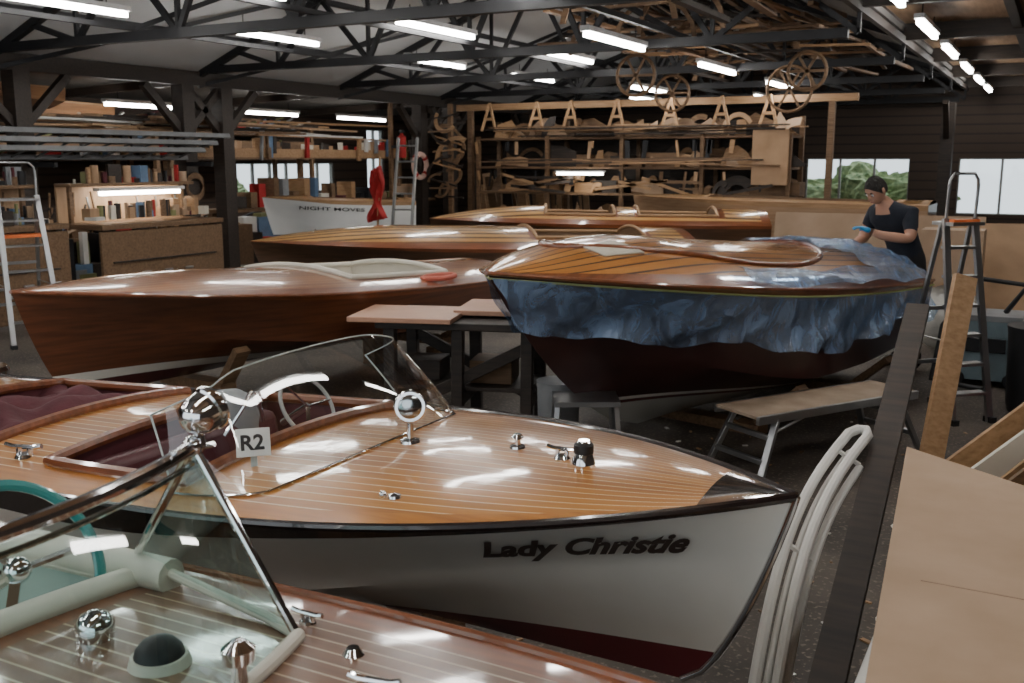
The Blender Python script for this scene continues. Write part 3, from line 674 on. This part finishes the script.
for i in range(16): m.beam((R.uniform(x0,-6),Yr+R.uniform(-.3,.5),2.28+i*.012),(R.uniform(-6,x1+.3),Yr+R.uniform(-.3,.5),2.28+i*.012+R.uniform(-.03,.03)),R.uniform(.05,.16),.02,R.choice([tim,tim2,ply,darkwood]))
for i in range(14): m.beam((R.uniform(x0,-7),Yr-.3,1.78+R.uniform(-.02,.1)),(R.uniform(-6.5,x1),Yr-.25,1.78+R.uniform(-.02,.12)),.06,.02,R.choice([tim,tim2,darkwood]))
for i in range(10): x=R.uniform(x0,x1-1); m.beam((x,Yr-.32,R.uniform(1.2,1.6)),(x+R.uniform(.6,1.4),Yr-.32,R.uniform(1.2,1.6)),.02,.05,R.choice([tim,tim2,darkwood]))
# templates and tools hung on nails in front of the shelves
for i in range(34):
    x=R.uniform(x0,x1); z=R.choice([1.66,2.2]); h=R.uniform(.12,.36); m.box((x,Yr-.2,z-h/2),(R.uniform(.02,.09),.02,h),R.choice([tim,tim2,black,steel,ply]),rot=(0,R.uniform(-.15,.15),0))
m.obj('hull_pattern_pieces')
m=MB()
for x in [-9.6,-8.6,-7.9,-7.0,-6.0,-5.1,-4.3]:
    for k in(-1,1): m.beam((x,Yr-.2,2.92),(x+k*.15,Yr-.25,2.40),.03,.05,tim)
    m.beam((x-.1,Yr-.24,2.62),(x+.1,Yr-.24,2.62),.02,.05,tim)
m.obj('hanging_trestle_brackets')
m=MB()
for i in range(12):
    z=1.2+.13*i; w=.5-.03*abs(i-6); y=16.2+R.uniform(-.2,.2)
    M4=Matrix.Translation((-10.2+R.uniform(-.15,.15),y,z))@Matrix.Rotation(math.pi/2,4,'X')@Matrix.Rotation(R.uniform(-.8,.8)+(math.pi if i%2 else 0),4,'Z')
    m.prism(arcpiece(w*R.uniform(1,1.8),R.uniform(.15,.32),.25,R.uniform(.6,1)),.02,R.choice([tim,tim2,darkwood]),M4)
    m.beam((-10.5,y,z+R.uniform(-.05,.1)),(-9.9,y,z+R.uniform(-.15,.2)),.03,.03,R.choice([tim,tim2,darkwood]))
m.box((-10.2,16.35,1.45),(.08,.08,2.9),tim2)
m.obj('hanging_frame_templates')
m=MB(); m.box((-7.6,16.55,1.62),(.9,.05,.05),emis('bench_lamp_glow',(1,.95,.85),22)); m.box((-7.6,16.57,1.66),(.95,.12,.03),hs); m.obj('rack_strip_light')

# ---------------- left side ----------------
m=MB()
for (ya,yb_,ht) in [(6.6,7.75,1.1),(8.2,10.2,1.05)]:
    yc=(ya+yb_)/2; m.box((-10.45,yc,ht),(.8,yb_-ya,.06),tim2); m.box((-10.1,yc,ht/2),(.04,yb_-ya,ht-.1),tim2)
    m.box((-10.72,yc,1.55),(.3,yb_-ya,.04),tim2); m.box((-10.85,yc,1.3),(.03,yb_-ya,.5),ply)
    for k in(ya+.1,yb_-.1): m.box((-10.15,k,ht/2),(.09,.09,ht),darkwood); m.box((-10.72,k,1.3),(.05,.05,.5),tim2)
    for z in(.3,.62): m.box((-10.07,yc,z),(.03,yb_-ya-.3,.02),darkwood)
    for k in(-.35,0,.35): m.box((-10.06,yc+k,.46),(.03,.12,.03),alu)
m.obj('joinery_workbench',bevel=.005)
m=MB()
m.box((-10.6,9.3,1.44),(.05,1.3,.05),emis('bench_glow2',(1,.95,.85),26)); m.box((-10.6,9.3,1.49),(.12,1.4,.04),hs); m.obj('bench_strip_light')
cols=[tim,tim2,ply,card,white,greyp,tim2,maroon,black,cream,darkwood,redcl,mat('faded_blue',(.12,.2,.32),.7),mat('olive_tin',(.2,.2,.08),.6),black,darkwood,tim2,steel]
m=MB()
for i in range(130):
    y=R.choice([R.uniform(6.7,7.7),R.uniform(8.3,10.1)]); z=R.choice([1.13,1.57]); w=R.uniform(.03,.2); h=R.uniform(.04,.24)
    c_=R.choice(cols); x=-10.4 if z<1.5 else -10.72
    if R.random()<.5: m.box((x+R.uniform(-.1,.1),y,z+h/2),(w,w,h),c_,rot=(0,0,R.uniform(0,2)))
    else: m.cyl((x+.05,y,z),(x+.05,y,z+h),w*.3,c_)
for i in range(40):
    y=R.uniform(6.7,10.1); m.beam((-10.83,y,1.2+R.uniform(0,.3)),(-10.83,y+R.uniform(-.05,.05),1.2-R.uniform(.0,.05)),.02,.02,R.choice([black,tim2,redcl,alu]))
m.obj('bench_tool_clutter')
def ladder_obj(name,p0,p1,wdir,w,n,mm=alu,r=.03):
    m=MB(); p0=Vector(p0);p1=Vector(p1);wd=Vector(wdir).normalized()*w/2
    for k in(-1,1): m.beam(p0+wd*k,p1+wd*k,r*2,r,mm,up=wd)
    for i in range(n):
        c=p0.lerp(p1,(i+.5)/n); m.cyl(c-wd,c+wd,.014,mm,n=8)
    return m.obj(name)
for i in range(3): ladder_obj('extension_ladder',(-10.6+.04*i,5.2+.3*i,1.94+.10*i),(-10.6+.04*i,10.3+.2*i,1.94+.10*i),(1,0,.3),.36,16,dull)
m=MB()
for y in(5.8,7.9,10.4): m.beam((-10.88,y,1.80),(-10.4,y,1.80),.05,.06,steel)
m.obj('ladder_storage_brackets')
m=MB()
for y0 in(4.5,8.6,12.7):
    for z in(.6,1.9,2.35): m.box((-14.2,y0+1.9,z),(1.1,3.8,.05),tim2)
    for y in(y0,y0+3.8):
        for x in(-14.7,-13.7): m.box((x,y,1.25),(.08,.08,2.5),tim2)
    m.box((-13.65,y0+1.9,2.12),(.04,3.8,.2),tim2)
m.obj('aisle_storage_rack')
m=MB()
for i in range(420):
    y=R.uniform(4.6,16.4); z=R.choice([.63,1.93,2.38,2.38]); w=R.uniform(.06,.34); h=R.uniform(.06,.3)
    if z>2.3 and 8.1<y<11.6: continue
    c_=R.choice(cols); x=-13.95+R.uniform(-.2,.15)
    k=R.random()
    if k<.35: m.box((x,y,z+h/2),(w*.6,w,h),c_,rot=(0,0,R.uniform(-.3,.3)))
    elif k<.6: m.cyl((x,y,z),(x,y,z+h),w*.25,c_)
    else: m.beam((x,y-w*2,z+.05),(x,y+w*2,z+h+.05),.05,.03,c_)
for i in range(140):
    y=R.uniform(4.6,16.4); w=R.uniform(.1,.5); h=R.uniform(.1,.9)
    m.box((-13.2+R.uniform(-.2,.2),y,h/2),(w*.7,w,h),R.choice(cols),rot=(0,0,R.uniform(-.3,.3)))
m.obj('shelf_stock_clutter')
m=MB()
for i in range(40):
    y=R.uniform(4.8,13); z=R.choice([2.28,2.34,2.40,2.46])+R.uniform(-.02,.02); m.beam((-11.5+R.uniform(-.25,.2),y,z),(-11.5+R.uniform(-.25,.2),min(17.3,y+R.uniform(1.5,4)),z+R.uniform(-.06,.04)),R.uniform(.05,.14),.03,R.choice([tim,tim2,tim,ply,darkwood,white]))
for i in range(34):
    y=R.uniform(5.5,16.8); h=R.uniform(.1,.4); m.box((-11.3,y,2.24-h/2),(.05,R.uniform(.03,.2),h),R.choice(cols),rot=(0,R.uniform(-.1,.1),0))
m.obj('slung_batten_stack')
m=MB()
for i in range(40):
    y=R.uniform(17.9,20.8) if i%2 else R.uniform(21.3,23); x=-10.6+R.uniform(-.1,.7); h=R.uniform(1.2,2.6); m.beam((x,y,0.02),(x-.2,y+R.uniform(-.2,.2),h),R.uniform(.05,.2),.03,R.choice([tim,tim2,ply,darkwood]))
m.obj('leaning_timber_boards')
m=MB()
for i in range(26):
    y=10.9+i*.24; h=R.uniform(.12,.32); m.box((-11.6+R.uniform(-.1,.1),y,1.92+h/2),(.04,R.uniform(.08,.3),h),R.choice([tim,ply,white,tim2,cream,tim,darkwood,redcl]),rot=(R.uniform(-.15,.15),0,0))
m.beam((-11.6,10.6,1.9),(-11.6,17,1.9),.5,.04,tim2); m.box((-11.36,13.8,1.97),(.03,6.2,.14),tim)
for y in(10.8,13.8,16.8): m.box((-11.72,y,.95),(.08,.08,1.9),tim2)
m.box((-11.6,14.5,1.07),(.6,6,.05),tim2)
for i in range(22):
    y=12+i*.26; h=R.uniform(.1,.5); m.box((-11.55,y,1.1+h/2),(.3,R.uniform(.08,.25),h),R.choice(cols),rot=(0,0,R.uniform(-.3,.3)))
for y in(11.7,14.5,17.3): m.box((-11.55,y,.52),(.08,.5,1.05),tim2)
m.obj('upper_board_store')
m=MB(); c=Vector((-10.8,16.2,1.75)); m.tube([c+Vector((0,.22*math.cos(a),.22*math.sin(a))) for a in lin(0,6.283,29)[:-1]],.05,mat('lifebuoy_white_red',(.75,.5,.42),.6),10,True)
for a in(.78,2.36,3.93,5.5): m.tube([c+Vector((0,.22*math.cos(a+d),.22*math.sin(a+d))) for d in(-.15,0,.15)],.053,redcl,10)
m.obj('lifebuoy')
m=MB(); m.rev((-10.80,15.6,1.9),(-10.80,15.6,2.35),[(0,.07),(.05,.08),(.85,.08),(.92,.04),(1,.03)],redcl,16); m.box((-10.80,15.6,2.38),(.04,.12,.05),black); m.box((-10.93,15.6,2.1),(.2,.06,.05),steel); m.box((-11.05,15.6,1.45),(.06,.08,2.9),tim2); m.obj('fire_extinguisher')
m=MB()
for k in range(4): m.tube([(-10.85,10.5+.16*math.cos(a),1.45+.16*math.sin(a)+.02*k) for a in lin(0,6.28,20)[:-1]],.014,tim2,6,True)
m.obj('coiled_rope')

# ---------------- step ladders ----------------
def stepladder(name,X,Y,rz,h,w,n,spread=.5,tray=True):
    m=MB(); wt=w*.78
    for k in(-1,1):
        m.beam((k*w/2,0,0),(k*wt/2,spread*.75,h*.82),.05,.026,alu,up=(0,1,0)); m.tube([(k*wt/2,spread*.75,h*.8),(k*wt/2,spread*.72,h*.96)],.011,alu)
        m.beam((k*w/2,spread*1.7,0),(k*wt/2,spread*.85,h*.8),.032,.022,alu,up=(0,1,0))
        m.box((k*w/2,0,.02),(.05,.08,.04),black); m.box((k*w/2,spread*1.7,.02),(.04,.05,.04),black)
        m.beam((k*w*.46,spread*.3,h*.33),(k*w*.46,spread*1.35,h*.33),.02,.006,alu)
    for i in range(n):
        q=(i+1)/(n+1); y=spread*.75*q; z=h*.82*q; ww=w+(wt-w)*q; m.box((0,y+.03,z),(ww-.02,.09,.02),alu)
    for q in(.25,.55): m.beam((-w*.45,spread*1.7+(spread*.85-spread*1.7)*q,h*.8*q),(w*.45,spread*1.7+(spread*.85-spread*1.7)*q,h*.8*q),.02,.03,alu)
    m.box((0,spread*.8,h*.80),(wt+.02,.22,.025),alu)
    m.tube([(-wt/2,spread*.72,h*.93),(-wt/2*.95,spread*.72,h*.975),(-wt/2*.7,spread*.72,h),(wt/2*.7,spread*.72,h),(wt/2*.95,spread*.72,h*.975),(wt/2,spread*.72,h*.93)],.011,alu)
    if tray: m.box((0,spread*.75,h*.6),(wt+.06,.2,.03),orange)
    else: m.box((0,spread*.62,h*.81),(wt*.9,.05,.03),orange)
    return m.obj(name,None,(X,Y,0),rz)
X,Y=site(-4.78,9.9); stepladder('aluminium_step_ladder',X,Y,math.radians(70),1.83,.48,5,.45)
X,Y=site(3.28,6.9); stepladder('aluminium_step_ladder',X,Y,math.radians(45),1.76,.32,6,.36,False)
X,Y=site(-1.75,15.2); ladder_obj('leaning_ladder',(X,Y,0),(X-.25,Y+.7,2.2),(1,.2,0),.32,9)

# ---------------- flag ----------------
m=MB(); X,Y=site(-1.93,14.0)
m.tube([(X,Y,.0),(X+.12,Y,1.9)],.015,tim,8)
def fgf(u,w): return (X+.1-.02-w*.15+.05*math.sin(9*u+3*w)*(.3+u),Y+.06*math.sin(14*w+3*u)+.05*w,1.76-u*.72-.05*w)
m.grid(fgf,lin(0,1,24),lin(-.6,1,16),redcl); m.obj('furled_red_flag',angle=80,solid=.004)

# ---------------- work table ----------------
m=MB(); X,Y=site(-.32,6.95); rz=math.radians(18)
lt=mat('tan_table_top',(.42,.22,.14),.45,c2=(.52,.29,.185),scale=3)
m.box((-.36,-.18,.80),(.72,.60,.035),lt); m.box((.30,.14,.815),(.72,.60,.035),lt); m.box((0,0,.755),(1.1,.8,.05),darkwood)
for x in(-.48,0,.48):
    for y in(-.30,.30): m.beam((x,y,0),(x,y*.9,.74),.08,.08,darkwood)
    m.beam((x,-.32,.22),(x,.32,.22),.05,.09,darkwood)
m.beam((-.5,-.28,.1),(.5,-.28,.62),.04,.08,darkwood); m.beam((-.5,.28,.62),(.5,.28,.1),.04,.08,darkwood); m.box((0,0,.3),(1.0,.5,.03),darkwood)
m.box((.2,0,.4),(.3,.3,.16),tim2); m.box((-.3,.05,.39),(.25,.3,.14),darkwood)
m.obj('trestle_work_table',None,(X,Y,0),rz,bevel=.006)
m=MB(); m.rev((0,0,0),(0,0,.45),[(0,.12),(.05,.13),(.9,.14),(1,.145)],greyp,20); X,Y=site(.30,6.3); m.obj('plastic_bucket',None,(X,Y,0))

# ---------------- low aluminium platform ----------------
m=MB(); X,Y=site(1.9,6.0); L=1.35
m.box((0,0,.40),(L,.36,.02),mat('platform_board',(.30,.22,.15),.7,c2=(.45,.35,.26),scale=5,bump=.3))
for y in(-.18,.18): m.box((0,y,.385),(L,.025,.05),alu)
for x in(-1,1):
    for y in(-.17,.17): m.beam((x*(L/2-.16),y,.38),(x*(L/2+.02),y*1.35,0),.04,.03,alu); m.box((x*(L/2+.02),y*1.35,.015),(.05,.04,.03),black)
    m.beam((x*(L/2-.03),-.2,.14),(x*(L/2-.03),.2,.14),.03,.03,alu); m.beam((x*(L/2-.1),-.18,.27),(x*(L/2-.1),.18,.27),.03,.03,alu)
    m.tube([(x*(L/2-.16),-.17,.3),(x*(L/2-.4),-.17,.37)],.01,alu); m.tube([(x*(L/2-.16),.17,.3),(x*(L/2-.4),.17,.37)],.01,alu)
dX,dY=site(1.1,.62); m.obj('folding_work_platform',None,(X,Y,0),math.atan2(dY,dX),bevel=.003)
X,Y=site(.45,5.75); m=MB()
for k in(-1,1): m.beam((k*.2,0,0),(k*.17,.1,.4),.03,.05,alu); m.beam((k*.2,.4,0),(k*.17,.3,.4),.03,.05,alu)
m.box((0,.2,.41),(.40,.30,.03),alu); m.box((0,.06,.2),(.38,.08,.02),alu); m.obj('aluminium_step_stool',None,(X,Y,0),.5)

# ---------------- right foreground ----------------
m=MB()
P=[(-.24,1.75),(1.2,1.75),(1.2,2.6),(-.01,3.5),(-.41,3.8)]
m.prism(P,.03,card,Matrix.Translation((0,0,.80))); m.prism([(x*.97+.02,y*.985+.03) for x,y in P],.03,card,Matrix.Translation((0,0,.765)))
m.box((.45,2.5,.70),(1.2,1.3,.09),ply)
cz=mat('cardboard_crease',(.25,.165,.11),.8)
m.box((.45,2.55,.8155),(1.34,.005,.002),cz); m.box((.16,2.5,.8155),(.004,1.45,.002),cz)
for x in(-.08,1.0):
    for y in(1.95,3.05): m.box((x,y,.33),(.09,.09,.66),tim2)
for y in(1.95,3.05): m.beam((-.08,y,.2),(1.0,y,.2),.05,.1,tim2)
m.obj('cardboard_covered_bench',bevel=.004)
m=MB(); m.box((-.255,2.45,.655),(.11,.7,.17),white); m.box((-.255,2.45,.49),(.13,.74,.15),cream); m.obj('rolled_dust_sheet',bevel=.05)
m=MB(); m.box((-.19,2.45,.20),(.26,.8,.4),card); m.obj('cardboard_carton',bevel=.01)
m=MB()
def rl(k,off): return Vector((-.665+off+.075*k-.06*math.sin(k*3),2.72+1.15*k,.02+.80*k+.14*math.sin(k*math.pi)))
m.tube([rl(k,-.03) for k in lin(0,1,24)]+[rl(1.03,-.01),rl(1.03,.02)]+[rl(k,.04) for k in lin(1,0,24)],.019,white,10)
m.tube([rl(k,.005)+Vector((0,0,-.03)) for k in lin(0,.93,24)]+[rl(.95,.02)+Vector((0,0,-.03))],.012,white,10)
m.tube([rl(k,.060)+Vector((0,0,-.06)) for k in lin(0,.9,24)],.016,white,10)
for k in(.1,.5,.9): m.beam(rl(k,-.03),rl(k,.06)+Vector((0,0,-.05)),.02,.012,white)
m.obj('white_bent_tube_frame')
m=MB(); m.beam((-.44,1.86,.02),(-.535,4.99,1.17),.10,.04,darkwood); m.obj('leaning_dark_plank')
m=MB(); a=site(2.34,5.40); c_=site(2.66,5.82); m.beam((a[0],a[1],0.02),(c_[0],c_[1],1.18),.13,.045,tim,up=(.477,-.879,0)); m.obj('leaning_pine_plank')
m=MB()
for i in range(14):
    y=4.0+i*.08; x=.3+R.uniform(-.25,.2); m.beam((x-.5,y-.1,.03+.02*i),(x+.1,y+R.uniform(-.1,.4),.66+R.uniform(0,.2)),R.uniform(.1,.3),.02,R.choice([ply,tim,card,tim2,cream,tim]),up=(0,1,.4))
m.obj('offcut_stack')
m=MB()
for i in range(7): m.box((-.45+.12*i,11.2+.06*i,.62),(1.1,.02,1.2),R.choice([ply,card,tim]),rot=(-.2,0,R.uniform(-.1,.1)))
m.obj('leaning_plywood_sheets')
m=MB(); m.box((-.42,9.2,.30),(.5,.45,.5),mat('grey_blue_case',(.2,.27,.3),.5)); m.box((-.42,9.2,.57),(.52,.47,.05),greyp); m.box((-.42,8.96,.35),(.3,.02,.12),black)
for k in(-1,1): m.cyl((-.42+k*.2,8.95,.06),(-.42+k*.2,9.0,.06),.06,black)
m.tube([(-.3,9.2,.6),(-.15,9.1,.85),(-.5,8.95,.9),(-.75,8.9,.5),(-.8,8.8,.06),(-.4,8.6,.05)],.025,black,8)
m.obj('workshop_vacuum',bevel=.02)
m=MB(); m.rev((0,0,0),(0,0,.65),[(0,.2),(.1,.22),(.9,.24),(1,.25)],black,20,True); m.obj('black_waste_bin',None,(.0,8.2,0))
m=MB(); m.sph((0,0,.33),.33,mat('white_sack',(.6,.59,.55),.8,scale=8,bump=1),24,(1,.8,1.0)); m.obj('white_sack_pile',None,(-.85,10.5,0))
m=MB(); m.box((-.85,10.5,.95),(.55,.4,.5),card); m.obj('carton_on_sacks')
m=MB()
for i in range(18): x=R.uniform(-.3,.8); y=R.uniform(12.2,14.5); h=R.uniform(.2,1.1); m.box((x+.2,y,h/2),(R.uniform(.2,.5),.3,h),R.choice(cols),rot=(0,0,R.uniform(0,1)))
for i in range(22): x=R.uniform(-.45,.5); y=R.uniform(6.2,7.8) if i%2 else R.uniform(9.6,10.2); h=R.uniform(.06,.4); m.box((x+.45,y,h/2),(R.uniform(.08,.32),R.uniform(.08,.25),h),R.choice(cols),rot=(0,0,R.uniform(0,1)))
m.obj('stacked_supply_boxes')
m=MB(); m.box((-1.9,12.6,.62),(2.4,.04,1.2),card,rot=(-.15,0,0)); m.obj('cardboard_sheet')
m=MB(); m.rev((0,0,0),(0,0,.6),[(0,.15),(.02,.16),(.3,.16),(.32,.165),(.35,.16),(.93,.16),(.96,.165),(1,.15)],chrome,24); m.obj('steel_drum',None,(-5.75,3.72,0))
m=MB()
for i in range(120):
    x=R.uniform(-2.4,.2); y=R.uniform(3.2,7.5); s=R.uniform(.006,.022); m.box((x,y,.004),(s*2,s,.006),R.choice([tim,white,tim2,card]),rot=(0,0,R.uniform(0,3)))
m.obj('floor_shavings')

# ---------------- man ----------------
def skinmesh(name,V,E,labels,mats,parent,sub=2):
    me=bpy.data.meshes.new(name); me.from_pydata([v[0] for v in V],E,[])
    o=bpy.data.objects.new(name,me); SC.collection.objects.link(o)
    md=o.modifiers.new('skin','SKIN'); md.use_smooth_shade=True
    for i,v in enumerate(V):
        r=v[1]; o.data.skin_vertices[0].data[i].radius=(r,r) if not isinstance(r,tuple) else r
        o.data.skin_vertices[0].data[i].use_root=(i==0)
    sb=o.modifiers.new('sub','SUBSURF'); sb.levels=sub; sb.render_levels=sub
    bpy.context.view_layer.update()
    me2=bpy.data.meshes.new_from_object(o.evaluated_get(bpy.context.evaluated_depsgraph_get()))
    bpy.data.objects.remove(o)
    me2.materials.clear()
    for m_ in mats: me2.materials.append(m_)
    segs=[(Vector(V[a][0]),Vector(V[b][0]),labels[k]) for k,(a,b) in enumerate(E)]
    for p in me2.polygons:
        c=p.center; best=None
        for a,b,l in segs:
            ab=b-a; t=max(0,min(1,(c-a).dot(ab)/max(1e-9,ab.length_squared))); d=(c-(a+ab*t)).length
            if best is None or d<best[0]: best=(d,l)
        p.material_index=best[1]; p.use_smooth=True
    ob=bpy.data.objects.new(name,me2); SC.collection.objects.link(ob); ob.parent=parent; return ob
X,Y=site(3.52,8.85); man=empty('boatbuilder_man',(X,Y,0),ang_of(-.9,-.43))
V=[((0,0,.98),(.15,.12)),((.06,0,1.12),(.155,.115)),((.16,0,1.30),(.19,.135)),((.27,0,1.43),(.14,.11)),((.33,0,1.49),.062),((.37,0,1.545),.057),
 ((.22,.19,1.40),.085),((.26,.255,1.27),.066),((.28,.275,1.19),.052),((.48,.15,1.22),.042),((.54,.10,1.25),.031),
 ((.22,-.19,1.40),.085),((.24,-.255,1.27),.066),((.25,-.28,1.17),.052),((.44,-.20,1.12),.042),((.52,-.16,1.12),.031),
 ((0,.10,.90),.115),((.04,.12,.50),.07),((-.03,.13,.12),.05),((0,-.10,.90),.115),((.0,-.12,.50),.07),((-.10,-.13,.12),.05)]
E=[(0,1),(1,2),(2,3),(3,4),(4,5),(3,6),(6,7),(7,8),(8,9),(9,10),(3,11),(11,12),(12,13),(13,14),(14,15),(0,16),(16,17),(17,18),(0,19),(19,20),(20,21)]
lab=[0,0,0,1,1,0,0,1,1,1,0,0,1,1,1,2,2,2,2,2,2]
skinmesh('body',V,E,lab,[navy,skin,trouser],man)
for w,d,up,nm in [((.55,.095,1.255),(.55,-.62,.3),(0,0,1),'left_hand'),((.53,-.155,1.12),(.75,.35,-.25),(0,0,1),'right_hand')]:
    w=Vector(w);d=Vector(d).normalized();sd=Vector(up).cross(d).normalized();n=d.cross(sd)
    V=[(tuple(w),.028),(tuple(w+d*.05),(.036,.024)),(tuple(w+d*.085),(.036,.02))];E=[(0,1),(1,2)]
    for i,(o,l) in enumerate([(-.030,.062),(-.010,.074),(.011,.070),(.030,.055)]):
        b0=len(V); V+=[(tuple(w+d*.095+sd*o),.0105),(tuple(w+d*(.095+l*.5)+sd*o*1.1-n*.012),.0095),(tuple(w+d*(.095+l*.8)+sd*o*1.1-n*.038),.0085)]
        E+=[(2,b0),(b0,b0+1),(b0+1,b0+2)]
    b0=len(V); V+=[(tuple(w+d*.035-sd*.04),.013),(tuple(w+d*.075-sd*.06-n*.012),.011),(tuple(w+d*.10-sd*.05-n*.03),.009)]; E+=[(1,b0),(b0,b0+1),(b0+1,b0+2)]
    skinmesh(nm,V,E,[0]*len(E),[glove],man,1)
m=MB()
for y,x in((.13,-.03),(-.13,-.10)):
    m.sph((x+.07,y,.05),.05,black,16,(2.7,1.0,1.0),zmin=-.95); m.cyl((x,y,.05),(x,y,.16),.055,black,n=14)
m.obj('shoes',man)
Rh=Euler((0,.62,.0)).to_matrix(); hc=Vector((.43,0,1.60))
m=MB()
vs=[];fs=[];n=28;k=18
for i in range(k+1):
    ph=math.pi*i/k
    for j in range(n):
        t=2*math.pi*j/n; x=math.sin(ph)*math.cos(t);y=math.sin(ph)*math.sin(t);z=math.cos(ph)
        sx=.098;sy=.076;sz=.122
        if z<-.1: q=(-z-.1)/.9; sy*=1-.28*q
        px,py,pz=x*sx,y*sy,z*sz
        if z<0 and x<0: px*=1-.35*(-z)
        if z<-.35 and x>0: px+=.012
        if x>.8 and abs(z+.02)<.2: px-=.006
        vs.append(hc+Rh@Vector((px,py,pz)))
for i in range(k):
    for j in range(n):
        j2=(j+1)%n; fs.append((i*n+j,(i+1)*n+j,(i+1)*n+j2,i*n+j2))
m.add(vs,fs,skin)
def H(x,y,z): return hc+Rh@Vector((x,y,z))
m.add([H(.094,0,.02),H(.092,.016,-.028),H(.092,-.016,-.028),H(.124,0,-.026),H(.095,0,-.038)],[(0,1,3),(0,3,2),(1,4,3),(4,2,3)],skin)
ey=mat('eye_white',(.7,.7,.68),.3)
for s_ in(1,-1):
    m.sph(H(.080,s_*.031,.004),.012,ey,10); m.sph(H(.089,s_*.032,.003),.006,black,8); m.sph(H(.088,s_*.031,.026),.012,hair,8,(.6,1.5,.4),Rm=Rh)
    m.sph(H(-.005,s_*.078,-.005),.028,skin,12,(.6,.3,1.1),Rm=Rh)
m.sph(H(.092,0,-.062),.014,mat('lips',(.3,.11,.09),.5),10,(.5,1.6,.5),Rm=Rh)
m.obj('head',man)
m=MB(); vs=[];fs=[]
for i in range(13):
    ph=math.pi*.60*i/12
    for j in range(n):
        t=2*math.pi*j/n; ct=math.cos(t); lim=ph*(1 if ct<.0 else 1-.48*ct)
        x=math.sin(lim)*ct;y=math.sin(lim)*math.sin(t);z=math.cos(lim); e=1+.02*math.sin(9*t+5*ph); vs.append(H(x*.105*e-.003,y*.081*e,z*.128*e+.001))
for i in range(12):
    for j in range(n):
        j2=(j+1)%n; fs.append((i*n+j,(i+1)*n+j,(i+1)*n+j2,i*n+j2))
m.add(vs,fs,hair); m.obj('hair',man)

# ---------------- world, camera ----------------
w=bpy.data.worlds.new('overcast'); SC.world=w; w.use_nodes=True
bg=w.node_tree.nodes['Background']; bg.inputs[0].default_value=(.86,.94,1,1); bg.inputs[1].default_value=1.9
cam=bpy.data.cameras.new('camera'); co=bpy.data.objects.new('camera',cam); SC.collection.objects.link(co)
cam.lens=35; cam.sensor_width=36; co.location=(0,0,1.85); co.rotation_euler=(math.radians(90-10.3),0,math.radians(28.5))
cam.dof.use_dof=True; cam.dof.focus_distance=3.8; cam.dof.aperture_fstop=5.6
SC.camera=co
